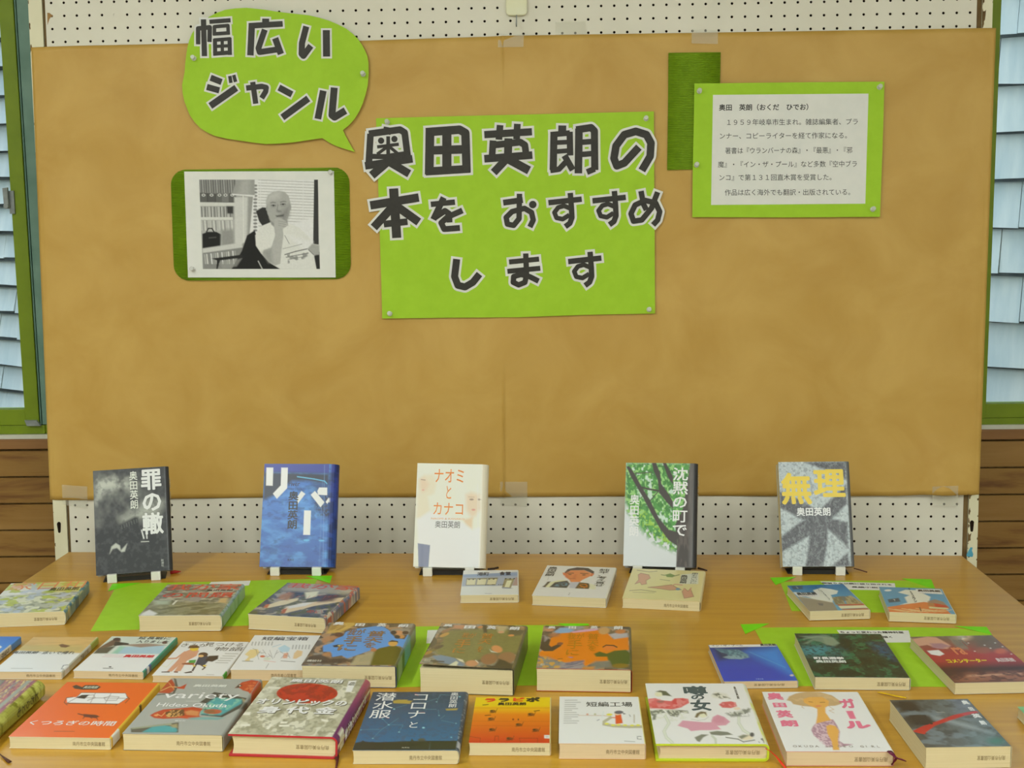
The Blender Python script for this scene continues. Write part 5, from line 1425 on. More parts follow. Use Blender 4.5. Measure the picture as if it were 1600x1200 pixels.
A.line([(1136, 346), (1112, 388)], 7, (150, 150, 150), .8)
book('book', 'small white paperback with tiny pastel figures, left of thick blue book', flat_mw(-0.325, -0.751, 0.152, 0.0), 0.107, 0.152, 0.016, A, GB, False, (226, 226, 222), (222, 222, 216), (214, 206, 190), 0.002, LIBB, False, 'pagepink', (.55, .9))

# three thick books in a row
def three(key, crop, bgc, seed):
    A = art(key, crop, (112, 98, 80), 130, 140)
    A.nmix(12, 14, seed, (84, 74, 64), .42, .58, .9, 3); A.nmix(14, 16, seed + 3, (176, 140, 106), .55, .64, .8, 2); A.nmix(11, 12, seed + 6, (150, 146, 136), .58, .66, .8, 2)
    return A


A = three('blue', K1, None, 161)
A.poly([(420, 110), (700, 110), (720, 150), (520, 260), (330, 270), (360, 190)], (206, 172, 88), 5, .85); A.nmix(30, 8, 165, (150, 116, 56), .5, .6, .7, 2, A.pmask(A.t([(420, 110), (700, 110), (520, 260), (330, 270)]), 4), rot=35)
bc = (88, 148, 228)
A.poly([(300, 430), (400, 400), (440, 380), (460, 340), (560, 300), (590, 250), (700, 210), (860, 190), (1000, 170), (1100, 180), (1180, 230), (1230, 290), (1290, 340), (1400, 350), (1440, 290), (1470, 300), (1400, 480), (1340, 440), (1230, 440), (1040, 490), (930, 500), (820, 540), (700, 580), (640, 600), (560, 560), (440, 580), (410, 510), (310, 510)], bc, 2)
A.poly([(960, 690), (940, 600), (1000, 500), (1060, 470), (1200, 440), (1300, 440), (1370, 490), (1400, 560), (1340, 690), (1100, 690)], (96, 92, 28), 2); A.poly([(1300, 460), (1350, 470), (1400, 560), (1340, 690), (1280, 690)], (74, 74, 24), 8, .7)
A.ell(1245, 405, 66, 38, (206, 160, 84)); A.poly([(1180, 385), (1230, 362), (1310, 375), (1318, 400), (1290, 385), (1200, 385)], (70, 54, 40)); A.ell(985, 490, 42, 24, (176, 116, 76), 2)
A.poly([(690, 690), (760, 560), (900, 540), (1000, 520), (950, 690)], (168, 160, 128), 4, .8)
A.ell(1310, 262, 70, 30, (196, 140, 100), 2); A.ell(1245, 260, 44, 26, (54, 50, 56), 2); A.ell(1410, 262, 46, 24, (80, 62, 50), 2); A.ell(1355, 315, 44, 24, (196, 140, 84), 2); A.ell(1300, 320, 40, 22, (60, 56, 60), 2)
A.poly([(270, 350), (350, 310), (480, 290), (540, 300), (440, 350), (300, 400)], (176, 128, 88), 4, .9); A.ell(500, 285, 64, 30, (96, 66, 46), 3); A.ell(230, 400, 50, 40, (90, 84, 80), 4); A.poly([(430, 430), (500, 415), (580, 430), (540, 450), (450, 450)], (40, 36, 34), 2); A.ell(520, 432, 24, 8, (222, 200, 120))
A.poly([(60, 660), (130, 560), (300, 540), (430, 600), (640, 600), (650, 660)], (66, 54, 48), 6, .9); A.ell(365, 545, 60, 24, (170, 124, 84), 4)
A.text(NAME[0], (425, 112, 550, 158), WHT, False, .04); A.text(NAME[1], (715, 132, 838, 176), WHT, False, .04); A.text(NAME[2], (1025, 134, 1130, 182), WHT, False, .04); A.text(NAME[3], (1310, 148, 1440, 192), WHT, False, .04)
gd = (142, 110, 76)
A.text('普天', (900, 235, 1090, 400), gd, True, .02); A.text('を', (860, 385, 1010, 470), gd, True, .02); A.text('我が', (640, 208, 830, 300), gd, False, .02); A.text('手', (600, 300, 800, 420), gd, False, .02); A.text('に', (500, 410, 760, 510), gd, False, .02)
A.text('講談社', (118, 612, 300, 646), (200, 196, 186), False, .02)
sf = lambda q: (q.nmix(2, 10, 171, (90, 116, 110), .4, .6), q.poly([(0, .3), (1, .3), (1, .75), (0, .7)], (90, 160, 190), 8, .8), q.poly([(0, .6), (.8, .6), (.8, 1), (0, 1)], (66, 84, 30), 8), q.poly([(.3, .72), (.6, .72), (.6, .92), (.3, .92)], (190, 200, 180), 3, .7))
book('book', 'thick hardback-size book with bright blue painted cover of crowded figures', flat_mw(-0.199, -0.758, 0.190, -1.5, 0.7006), 0.136, 0.190, 0.032, A, GB, False, (120, 112, 92), (110, 104, 90), (60, 70, 120), 0.004, LIBB, True, 'page', (.66, .95), spine_fn=sf)

A = three('olive', K2, None, 181)
A.poly([(330, 570), (300, 480), (400, 370), (420, 250), (560, 230), (850, 220), (1200, 240), (1480, 330), (1470, 560), (1100, 560), (1000, 640), (780, 680), (560, 620)], (124, 120, 70), 8)
A.poly([(440, 230), (1250, 230), (1470, 340), (1450, 540), (1080, 540), (1000, 620), (420, 590), (330, 480)], (126, 122, 72), 6)
A.nmix(34, 40, 185, (116, 112, 66), .5, .6, .5, 2)
A.poly([(280, 600), (420, 590), (620, 630), (780, 720), (760, 745), (400, 700)], (118, 136, 156), 3); A.poly([(550, 740), (650, 670), (690, 690), (670, 740)], (206, 204, 176), 2); A.poly([(640, 630), (740, 650), (770, 690), (700, 670)], (214, 206, 176), 2)
A.ell(1180, 500, 80, 44, (206, 140, 88), 3, rot=20); A.poly([(1080, 500), (1110, 540), (1200, 550), (1100, 520)], (206, 206, 200), 2); A.ell(1100, 640, 110, 72, (142, 100, 68), 3); A.ell(1330, 620, 120, 80, (146, 108, 76), 3); A.ell(1110, 600, 90, 40, (150, 104, 68), 6, .6)
A.poly([(1060, 750), (1190, 720), (1230, 630), (1330, 660), (1440, 720), (1430, 790)], (70, 62, 48), 4); A.ell(880, 700, 90, 44, (190, 136, 96), 3); A.line([(920, 655), (965, 690)], 10, (220, 210, 190)); A.line([(1060, 765), (1220, 775)], 14, (220, 216, 204), .9)
for i, (x, y) in enumerate(((400, 230), (390, 290), (330, 390), (300, 440), (260, 520), (200, 560), (230, 600), (350, 470))): A.ell(x, y, 70, 26, [(150, 112, 78), (190, 146, 76), (128, 104, 74), (112, 96, 66), (120, 108, 60), (170, 130, 60), (110, 90, 60), (90, 74, 56)][i], 2, .95, -20)
for x in (340, 290, 250): A.line([(x, 420), (x + 60, 400)], 8, (80, 66, 48), .8)
A.poly([(500, 150), (680, 160), (640, 215), (500, 200)], (188, 136, 104), 5); A.poly([(900, 160), (970, 165), (1000, 270), (950, 270)], (80, 70, 48), 3); A.poly([(1100, 180), (1260, 190), (1220, 280), (1150, 270)], (184, 168, 130), 5); A.ell(1185, 270, 40, 16, (200, 150, 116), 2); A.ell(1380, 280, 100, 44, (92, 88, 66), 4); A.ell(1330, 318, 40, 14, (210, 144, 84), 2); A.ell(885, 190, 36, 14, (200, 130, 70), 2)
A.text(NAME[0], (350, 132, 480, 176), WHT, False, .04); A.text(NAME[1], (655, 158, 820, 214), WHT, False, .05); A.text(NAME[2], (985, 176, 1105, 230), WHT, False, .04); A.text(NAME[3], (1290, 200, 1425, 252), WHT, False, .04)
gd = (186, 118, 26)
A.text('普天', (920, 275, 1090, 440), gd, True, .0); A.text('を', (915, 450, 990, 550), gd, True, .0); A.text('我が', (660, 262, 850, 350), gd, False, .0); A.text('手', (580, 350, 800, 490), gd, False, .0); A.text('に', (550, 480, 760, 570), gd, False, .0)
A.poly([(280, 670), (480, 676), (480, 694), (280, 688)], (70, 62, 50), 2); A.text('講談社', (180, 656, 268, 696), (196, 190, 170), False, .02)
sf = lambda q: (q.nmix(2, 10, 191, (90, 84, 56), .4, .6))
book('book', 'thick hardback-size book with olive green painted cover, its front cover slightly raised', flat_mw(-0.026, -0.784, 0.187, -4.0, 0.7006), 0.133, 0.187, 0.039, A, GB, False, (110, 102, 70), (80, 72, 58), (92, 84, 66), 0.004, LIBB, True, 'page', (.66, .95), spine_fn=sf, lift=0.0035, gap=0.0025)

A = three('orange', K3, None, 201)
oc = (240, 122, 14)
A.poly([(130, 540), (260, 430), (280, 330), (420, 270), (560, 260), (900, 235), (1000, 250), (1110, 300), (1160, 360), (1360, 340), (1390, 510), (1300, 540), (1150, 600), (1130, 650), (900, 700), (830, 730), (760, 670), (560, 690), (440, 650), (300, 640), (140, 590)], oc, 2)
A.poly([(320, 240), (400, 190), (520, 190), (620, 230), (540, 262), (340, 268)], (130, 168, 206), 4); A.poly([(560, 250), (700, 228), (900, 215), (960, 222), (900, 244), (600, 266)], (206, 160, 186), 3); A.poly([(480, 160), (760, 180), (700, 225), (560, 215)], (150, 146, 150), 5)
A.poly([(130, 430), (150, 310), (210, 300), (270, 360), (260, 430), (300, 460), (400, 420), (470, 400), (440, 450), (330, 520), (200, 520), (125, 480)], (62, 52, 46), 2); A.ell(425, 415, 44, 20, (130, 76, 60), 2); A.ell(240, 215, 70, 24, (190, 136, 104), 4); A.ell(330, 290, 80, 30, (176, 112, 76), 6, .8); A.poly([(170, 290), (250, 330), (190, 380)], (170, 160, 160), 5, .8)
A.poly([(1100, 300), (1200, 280), (1350, 290), (1360, 340), (1180, 365)], (172, 168, 174), 4); A.ell(1030, 250, 76, 48, (190, 150, 100), 4); A.ell(1250, 265, 70, 30, (190, 120, 70), 4); A.ell(1290, 205, 80, 30, (70, 62, 64), 4)
A.poly([(930, 560), (1000, 530), (1100, 560), (1200, 520), (1350, 510), (1420, 560), (1420, 700), (1200, 720), (1130, 640), (1110, 600), (960, 600)], (72, 88, 34), 3); A.ell(1130, 480, 90, 36, (222, 120, 50), 2); A.line([(1040, 470), (1080, 445), (1180, 450), (1230, 475)], 16, (90, 52, 36)); A.ell(1300, 720, 110, 30, (130, 106, 30), 4)
A.poly([(120, 600), (260, 600), (420, 660), (500, 700), (480, 760), (115, 750)], (124, 128, 128), 8, .9); A.nmix(24, 24, 206, (200, 150, 60), .56, .62, .9, 2, A.pmask(A.t([(120, 580), (300, 600), (480, 700), (480, 760), (115, 750)]), 4)); A.poly([(480, 690), (700, 660), (800, 650), (790, 770), (460, 765)], (150, 140, 148), 5, .9); A.nmix(40, 12, 209, (90, 90, 116), .5, .58, .9, 2, A.pmask(A.t([(480, 690), (800, 650), (790, 770), (460, 765)]), 4), rot=70)
A.poly([(880, 710), (960, 660), (1150, 660), (1180, 740), (900, 770)], (116, 118, 112), 6, .9); A.poly([(800, 740), (960, 730), (950, 775), (780, 775)], (206, 140, 60), 4, .8); A.poly([(560, 600), (650, 606), (610, 616)], (140, 130, 190)); A.line([(420, 630), (490, 625)], 7, (110, 76, 40)); A.ell(455, 655, 30, 14, (226, 150, 50))
A.text(NAME[0], (212, 162, 330, 204), WHT, False, .04); A.text(NAME[1], (515, 168, 638, 214), WHT, False, .04); A.text(NAME[2], (832, 176, 940, 224), WHT, False, .04); A.text(NAME[3], (1150, 188, 1282, 240), WHT, False, .04)
gd = (180, 120, 14)
A.text('普天', (800, 280, 985, 460), gd, True, .008); A.text('を', (830, 440, 960, 530), gd, True, .008); A.text('我が', (520, 268, 770, 370), gd, False, .008); A.text('手', (520, 360, 760, 500), gd, False, .008); A.text('に', (500, 490, 740, 590), gd, False, .008)
A.text('講談社', (172, 696, 240, 730), (200, 196, 186), False, .02)
sf = lambda q: (q.nmix(2, 10, 211, (90, 84, 56), .4, .6), q.poly([(0, .55), (1, .55), (1, 1), (0, 1)], (70, 82, 40), 6))
book('book', 'thick hardback-size book with orange painted cover of crowded figures', flat_mw(0.134, -0.772, 0.187, -2.0, 0.7006), 0.134, 0.187, 0.033, A, GB, False, (110, 100, 76), (150, 60, 40), (170, 50, 34), 0.004, LIBB, True, 'page', (.66, .95), spine_fn=sf)

A = art('pool', G8, (22, 60, 168))
A.grad((20, 60, 150), (30, 70, 190), .1, .8); A.poly([(75, 145), (400, 148), (410, 162), (85, 160)], (220, 222, 222), 1.2); A.poly([(260, 180), (420, 165), (520, 310), (380, 240)], (40, 130, 214), 30, .9); A.poly([(100, 165), (260, 165), (200, 210), (130, 220)], (16, 44, 60), 14, .8)
A.poly([(110, 165), (170, 170), (220, 172), (270, 195), (278, 210), (240, 216), (190, 212), (170, 190), (140, 182)], (96, 140, 156), 4); A.poly([(150, 205), (190, 195), (270, 205), (240, 216), (180, 214)], (130, 160, 170), 3, .8); A.nmix(30, 20, 221, (40, 84, 110), .5, .6, .7, 2, A.pmask(A.t([(110, 165), (220, 172), (278, 210), (190, 212)]), 3))
A.poly([(140, 260), (400, 255), (520, 315), (170, 320)], (24, 56, 176), 16, .6); A.line([(280, 185), (460, 260)], 3, (90, 170, 230), .5, 3)
A.text('イン・ザ・プール', (88, 147, 245, 158), (70, 70, 74), False, .01); A.text(NAME, (318, 148, 400, 160), (60, 60, 64), False, .03); A.text('文春文庫', (322, 311, 366, 319), (150, 170, 220)); A.ell(500, 298, 10, 5, (200, 190, 190), 2)
book('book', 'small deep blue paperback with white title band, on the right green sheet', flat_mw(0.375, -0.772, 0.153, 2.6, 0.7006), 0.104, 0.153, 0.0105, A, GB, False, (40, 80, 180), (206, 200, 184), (190, 190, 180), 0.0022, LIBB, True, 'pagepink', (.4, .82))

A = art('chocho', J8, (22, 62, 46), 120, 140)
A.nmix(8, 10, 231, (10, 34, 26), .4, .6, .9, 4); A.nmix(11, 12, 235, (34, 110, 76), .55, .66, .8, 3); A.poly([(110, 180), (240, 160), (400, 190), (420, 230), (200, 240)], (40, 116, 122), 30, .8); A.poly([(150, 180), (330, 170), (280, 215), (170, 215)], (60, 150, 170), 20, .7); A.poly([(610, 150), (700, 160), (760, 260), (660, 210)], (30, 80, 130), 20, .8)
A.nmix(40, 44, 237, (8, 24, 20), .55, .62, .7, 2)
A.poly([(120, 100), (250, 95), (300, 92), (360, 115), (400, 150), (370, 168), (310, 160), (270, 140), (220, 130), (180, 150), (150, 150), (210, 120)], (104, 128, 112), 4); A.poly([(280, 110), (350, 112), (395, 150), (350, 165), (300, 150)], (128, 146, 124), 3, .8); A.line([(150, 120), (240, 105), (310, 110)], 6, (140, 158, 140), .6, 2)
A.text('町長選挙', (220, 238, 438, 258), WHT, False, .05); A.text(NAME, (236, 260, 455, 280), (206, 212, 208), False, .05)
b_ = book('book', 'dark green softcover with underwater photo and white title, right green sheet', flat_mw(0.519, -0.759, 0.187, -.6, 0.7006), 0.132, 0.187, 0.018, A, GB, False, (20, 60, 50), (30, 60, 50), (190, 190, 176), 0.003, LIBB, True, 'page', (.65, .95))
rib(b_, [(1371, 1081.6, .7025), (1383, 1083.5, .7022), (1400, 1087.5, .7022), (1416, 1090.5, .7022)], [.0014, .0026, .0028, .0022], ribbon_mat('yellow_ribbon', (190, 150, 14)))

A = art('comm', J8, (150, 40, 44), 120, 140)
A.grad((112, 96, 86), (160, 44, 50), .05, .4); A.mix(np.clip((A.V - 0.56) / 0.16, 0, 1), (60, 20, 18)); A.poly([(1150, 380), (1250, 350), (1640, 340), (1680, 405), (1160, 412)], (150, 92, 66), 14, .9); A.line([(1240, 370), (1600, 355)], 9, (206, 160, 130), .7, 4); A.nmix(14, 30, 241, (70, 24, 20), .52, .64, .8, 3, A.pmask(A.t([(1060, 320), (1640, 300), (1690, 410), (1160, 412)]), 10))
A.ell(1200, 112, 60, 20, (226, 190, 160), 10, .9); A.ell(1190, 112, 24, 12, (240, 230, 214), 5); A.nmix(8, 6, 243, (130, 126, 116), .5, .6, .8, 2, A.pmask(A.t([(1060, 105), (1400, 95), (1500, 200), (1180, 190)]), 10)); A.poly([(1250, 120), (1420, 110), (1530, 210), (1300, 200)], (96, 90, 84), 20, .8)
A.poly([(860, 120), (960, 105), (1020, 110), (1060, 130), (1120, 165), (1100, 188), (1030, 185), (960, 160), (900, 170), (930, 190), (880, 165)], (196, 150, 130), 3); A.poly([(980, 150), (1060, 150), (1120, 170), (1060, 188), (1000, 180)], (150, 110, 136), 5, .8); A.poly([(960, 200), (1040, 195), (1080, 222), (1050, 235), (990, 225)], (226, 224, 222), 2)
A.text('an', (1130, 130, 1240, 165), (120, 116, 110), fit=True, bold=.05); A.text('ra', (1120, 182, 1240, 225), (206, 124, 84), fit=True, bold=.05); A.ell(1340, 200, 50, 22, (150, 84, 70), 6, .8); A.ell(1460, 205, 40, 18, (196, 96, 76), 6, .8)
for x, y in ((1240, 150), (1285, 205), (1350, 165), (1390, 185), (1420, 150), (1470, 175), (1530, 225)): A.ell(x, y, 5, 3, (240, 236, 226), 1.5)
A.text('コメンテーター', (1078, 258, 1384, 280), (236, 206, 20), False, .05); A.text(NAME, (1415, 252, 1566, 276), (206, 190, 190), False, .04)
book('book', 'dark red softcover with yellow title, on the right green sheet', flat_mw(0.697, -0.767, 0.194, 4.0, 0.7006), 0.128, 0.194, 0.0165, A, GB, False, (150, 40, 44), (60, 20, 20), (190, 180, 160), 0.003, LIBB, True, 'page', (.78, .97))

# ---- front row
wv = tbl(65, 1063, 0.727)
A = Art(90, 110, bg=(150, 100, 90))
for i in range(28):
    x = i / 28; A.poly([(x, 0), (x + .036, 0), (x + .036, 1), (x, 1)], [(164, 84, 92), (150, 118, 90), (176, 128, 84), (140, 70, 88), (128, 134, 124), (166, 110, 80)][i % 6], 2)
A.nmix(60, 12, 251, (196, 176, 110), .55, .62, .9, 2); A.nmix(50, 30, 254, (120, 60, 76), .56, .62, .7, 2); A.poly([(.9, 0), (.95, 0), (.95, 1), (.9, 1)], (140, 146, 130), 2); A.line([(.62, .0), (.64, .12)], .05, (60, 90, 76), .7, 3); A.ell(.5, .28, .08, .03, (206, 170, 130), 2)
sf = lambda q: (q.nmix(4, 12, 257, (176, 180, 90), .45, .6), q.nmix(3, 30, 259, (110, 112, 30), .58, .66), q.poly([(.1, .86), (.9, .86), (.9, .96), (.1, .96)], (206, 206, 190), 1.5))
Hw, Ww = 0.190, 0.132
wm = flat_mw(wv.x - Ww / 2 + .002, wv.y - Hw / 2, Hw, -0.5)
b_ = book('book', 'thick book with pink woven textile cover and green spine, front left', wm, Ww, Hw, 0.027, A, GB, True, (146, 148, 62), (150, 140, 90), (140, 140, 70), 0.010, None, True, 'page', bulge=0.002, spine_fn=sf, sptext=('どちらとも', .12, .5, (50, 46, 36), .2, .7))
rib(b_, [(-4, 1175, .7035), (2, 1180, .7025), (8, 1185, .7022), (15, 1190.5, .7022)], [.0008, .0009, .002, .003], ribbon_mat('tassel_brown', (70, 40, 26)), 'bookmark_tassel')

A = art('kutsu', L5, (226, 96, 18), 120, 140)
A.poly([(60, 465), (200, 440), (250, 472), (100, 474)], (228, 120, 70), 20, .5)
A.poly([(440, 215), (505, 210), (535, 182), (830, 185), (850, 215), (790, 255), (445, 248)], (236, 236, 226), 1.2)
for p in ([(535, 182), (505, 215), (445, 248), (790, 256), (850, 216), (832, 186), (535, 182)], [(630, 185), (600, 250)], [(735, 188), (700, 252)], [(505, 214), (850, 220)], [(690, 215), (730, 205), (790, 210), (775, 232), (700, 232), (690, 215)], [(560, 200), (620, 196), (630, 216), (580, 232)]): A.line(p, 3, (90, 70, 56), .9)
A.poly([(500, 215), (540, 196), (590, 195), (560, 222)], (40, 36, 34), 1.2); A.line([(480, 210), (440, 215), (425, 245), (445, 262)], 4, (70, 46, 34)); A.line([(840, 205), (860, 222), (835, 250)], 4, (70, 46, 34)); A.line([(440, 252), (780, 258), (770, 268)], 3, (70, 46, 34))
A.poly([(475, 140), (500, 130), (540, 145), (560, 132), (640, 132), (665, 145), (640, 162), (540, 162), (490, 155)], (64, 50, 34), 1.4); A.text('奥田英朗', (560, 138, 638, 156), (190, 196, 180), False, .03)
A.line([(520, 320), (560, 330), (650, 335)], 7, (96, 40, 24)); A.poly([(555, 322), (640, 328), (668, 340), (640, 350), (560, 342)], (92, 40, 24), 1.2); A.line([(565, 340), (555, 352)], 5, (92, 40, 24)); A.line([(640, 342), (655, 360)], 5, (92, 40, 24)); A.line([(600, 342), (615, 352)], 4, (92, 40, 24))
A.text('くつろぎの時間', (200, 360, 768, 405), (238, 238, 226), False, .012); A.line([(365, 436), (500, 438)], 4, (150, 66, 30))
book('book', 'orange softcover with a drawn white sofa and a small cat, front row', flat_mw(-0.533, -0.975, 0.192, -1.0), 0.133, 0.192, 0.0155, A, GB, False, (214, 176, 60), (222, 196, 110), (214, 206, 180), 0.003, LIBA, False, 'page', (.62, .94),
     spine_fn=lambda q: (q.poly([(.1, .4), (.9, .4), (.9, .44), (.1, .44)], (60, 40, 26)), q.poly([(0, .84), (1, .84), (1, .97), (0, .97)], (220, 222, 220))))

A = art('variety', J2, (154, 158, 154), 130, 140)
rd = (176, 64, 34)
A.poly([(390, 470), (440, 440), (540, 405), (700, 395), (870, 380), (985, 400), (960, 420), (940, 470), (960, 490), (760, 500), (540, 510), (440, 500)], rd, 1.5); A.poly([(560, 440), (640, 410), (770, 405), (780, 470), (700, 490), (580, 490)], (96, 66, 40), 2); A.nmix(60, 46, 261, (206, 160, 96), .5, .58, .9, 2, A.pmask(A.t([(560, 440), (640, 410), (770, 405), (780, 470), (700, 490), (580, 490)]), 2)); A.ell(460, 470, 24, 10, (214, 150, 96), 2); A.poly([(780, 430), (850, 415), (940, 430), (930, 480), (800, 465)], (196, 130, 80), 3); A.line([(470, 455), (520, 480), (560, 440)], 6, (214, 180, 120))
A.poly([(700, 480), (980, 490), (860, 515), (720, 500)], (186, 74, 40), 2)
A.poly([(940, 330), (1090, 220), (1180, 235), (1460, 290), (1475, 350), (1200, 495), (960, 470), (980, 400), (1040, 380), (1000, 340)], (64, 66, 62), 1.5); A.poly([(1010, 350), (1060, 310), (1110, 280), (1400, 300), (1400, 345), (1180, 475), (960, 460), (960, 430), (1050, 400), (1040, 360)], (62, 150, 156), 4); A.nmix(24, 18, 264, (120, 180, 160), .55, .62, .9, 2, A.pmask(A.t([(1010, 350), (1110, 280), (1400, 300), (1180, 475), (960, 460)]), 4))
A.ell(1090, 432, 100, 28, (170, 84, 54), 3); A.ell(1060, 430, 60, 18, (120, 90, 60), 4, .8); A.poly([(1400, 290), (1450, 310), (1460, 360), (1420, 340)], (150, 140, 110), 2); A.poly([(820, 500), (960, 490), (1240, 500), (1150, 525), (850, 520)], (96, 158, 158), 3, .8)
A.poly([(480, 210), (560, 110), (620, 80), (655, 130), (660, 200), (600, 230), (480, 225)], (166, 66, 36), 2); A.poly([(640, 70), (665, 78), (690, 160), (655, 235), (630, 235), (660, 160)], (80, 80, 72), 1.5); A.line([(500, 205), (600, 160), (690, 165)], 8, (206, 160, 100)); A.line([(580, 110), (650, 190)], 6, (206, 150, 90)); A.poly([(670, 165), (720, 160), (785, 130), (760, 185), (690, 180)], rd, 1.5); A.poly([(440, 240), (640, 225), (640, 236), (420, 255)], (80, 84, 76), 2)
A.poly([(1310, 180), (1380, 120), (1480, 96), (1570, 110), (1560, 200), (1490, 230), (1400, 205), (1350, 175)], rd, 1.5); A.nmix(50, 40, 267, (206, 120, 76), .52, .6, .8, 2, A.pmask(A.t([(1400, 130), (1560, 110), (1540, 210), (1420, 200)]), 3)); A.poly([(1310, 180), (1350, 140), (1390, 150), (1350, 178)], (70, 50, 44), 2); A.ell(1362, 156, 8, 6, (230, 220, 200)); A.line([(1480, 225), (1530, 270), (1560, 290)], 26, rd)
A.poly([(175, 615), (640, 560), (720, 550), (720, 665), (180, 662)], (84, 84, 74), 1.5); A.poly([(185, 610), (640, 556), (640, 580), (190, 625)], (140, 146, 124), 2); A.poly([(310, 655), (420, 600), (560, 585), (680, 600), (710, 640), (690, 662), (320, 662)], (66, 150, 156), 3); A.poly([(620, 580), (700, 565), (710, 610), (650, 610)], (160, 150, 110), 3, .8)
A.text('variety', (572, 218, 1330, 318), (236, 236, 230), fit=True, bold=.006); A.text('Hideo Okuda', (490, 332, 1235, 388), (230, 230, 222), fit=True, bold=.006); A.text(NAME, (872, 138, 1210, 172), (206, 208, 202), False, .04); A.text('バラエティ', (895, 178, 1130, 194), (190, 192, 186)); A.text('講談社', (680, 524, 790, 544), (206, 208, 204)); A.line([(790, 316), (930, 318)], 5, (186, 188, 182))
sf = lambda q: (q.poly([(0, .04), (1, .04), (1, .4), (0, .26)], rd, 3), q.poly([(0, .44), (1, .36), (1, .46), (0, .56)], (80, 84, 78), 3))
book('book', 'grey softcover with red and turquoise painted fish and white lowercase lettering, front row', flat_mw(-0.386, -0.977, 0.195, -1.3), 0.130, 0.195, 0.022, A, GB, False, (146, 150, 146), (160, 160, 150), (150, 148, 136), 0.004, LIBA, False, 'page', (.53, .87), spine_fn=sf)

A = art('olym', J1, (176, 174, 152), 130, 140)
A.nmix(9, 10, 271, (150, 148, 124), .42, .6, .8, 3); A.nmix(12, 12, 274, (208, 206, 188), .56, .66, .8, 2); A.nmix(26, 26, 277, (132, 130, 108), .58, .66, .6, 2)
for p in ([(470, 190), (600, 200), (590, 215), (460, 210)], [(190, 580), (290, 578), (286, 600), (186, 600)], [(450, 630), (500, 580), (520, 590), (480, 636)], [(590, 590), (700, 590), (700, 608), (590, 608)], [(610, 556), (680, 558), (670, 576), (600, 576)], [(1040, 530), (1120, 550), (1110, 562), (1040, 545)], [(200, 460), (290, 455), (280, 490), (190, 485)]): A.poly(p, (216, 214, 200), 2)
A.poly([(420, 250), (530, 180), (560, 220), (400, 330), (330, 400), (300, 400)], (206, 206, 192), 12, .6)
A.ell(888, 262, 332, 106, (176, 42, 18), 1.2); A.nmix(20, 20, 279, (132, 28, 12), .46, .6, .7, 3, A.pmask(A.t([(560, 262), (640, 190), (888, 156), (1120, 180), (1215, 255), (1140, 340), (888, 368), (640, 340)]), 6))
A.poly([(1340, 130), (1430, 125), (1370, 250), (1306, 245)], (226, 226, 216), 1.5); A.text('長編', (1352, 142, 1402, 180), (130, 130, 116), True)
for dx, dy, c_ in ((7, 5, (96, 92, 78)), (0, 0, (240, 240, 232))):
    A.text(NAME, (716 + dx, 110 + dy, 1270 + dx, 160 + dy), c_, False, .03); A.text('オリンピックの', (365 + dx, 312 + dy, 1310 + dx, 402 + dy), c_, False, .036); A.text('身', (395 + dx, 396 + dy, 585 + dx, 474 + dy), c_, False, .036); A.text('代', (690 + dx, 400 + dy, 880 + dx, 480 + dy), c_, False, .036); A.text('金', (995 + dx, 406 + dy, 1175 + dx, 488 + dy), c_, False, .036)
sf = lambda q: (q.grad((160, 78, 96), (104, 30, 96), 0, .6), q.poly([(.2, .82), (.8, .82), (.8, .93), (.2, .93)], (220, 216, 196), 1.5))
b_ = book('book', 'thick hardback with big red circle over grey city, purple spine, front row', flat_mw(-0.240, -0.993, 0.199, -3.2), 0.137, 0.199, 0.029, A, GB, True, (120, 36, 96), (150, 40, 46), (172, 40, 50), 0.006, LIBB, True, 'page', (.62, .93), bulge=0.003, spine_fn=sf, sptext=('オリンピックの身代金', .18, .8, (226, 216, 222), .2, .8))
rib(b_, [(525, 1177, .7055), (526.5, 1182, .7035), (527, 1190, .7025), (525, 1200, .7022)], [.0026, .003, .0016, .001], ribbon_mat('oxblood_ribbon', (66, 22, 20)))

A = art('corona', J3, (48, 74, 104), 130, 140)
A.grad((50, 62, 80), (44, 96, 140), 0, .85); A.nmix(30, 36, 281, (58, 78, 108), .5, .62, .6, 3)
A.poly([(100, 735), (190, 722), (420, 728), (800, 715), (1000, 712), (1450, 712), (1440, 820), (70, 826)], (44, 44, 38), 2); A.poly([(165, 726), (200, 706), (225, 722)], (44, 44, 38)); A.poly([(808, 718), (824, 680), (840, 700), (850, 716)], (38, 40, 38)); A.ell(950, 700, 50, 18, (72, 66, 48), 3, .9)
tl = (92, 150, 166)
for p in ([(320, 682), (430, 570), (516, 515), (640, 430)], [(432, 440), (516, 515), (700, 515)], [(655, 605), (705, 515)], [(170, 575), (400, 570)], [(990, 225), (1140, 180)], [(1130, 225), (1180, 130), (1300, 140)], [(1155, 330), (1165, 400)], [(1185, 440), (1240, 400)], [(1200, 462), (1360, 495)], [(980, 318), (1130, 322)], [(600, 300), (740, 262)]): A.line(p, 4, tl, .7)
for x, y, r_ in ((322, 682, 8), (516, 515, 9), (655, 605, 9), (968, 552, 16), (575, 316, 12), (1432, 160, 12), (1165, 400, 7), (1328, 670, 9), (432, 440, 7), (1130, 226, 7), (160, 578, 7), (1385, 498, 7)): A.ell(x, y, r_, r_ * .6, (140, 196, 210), 1.5)
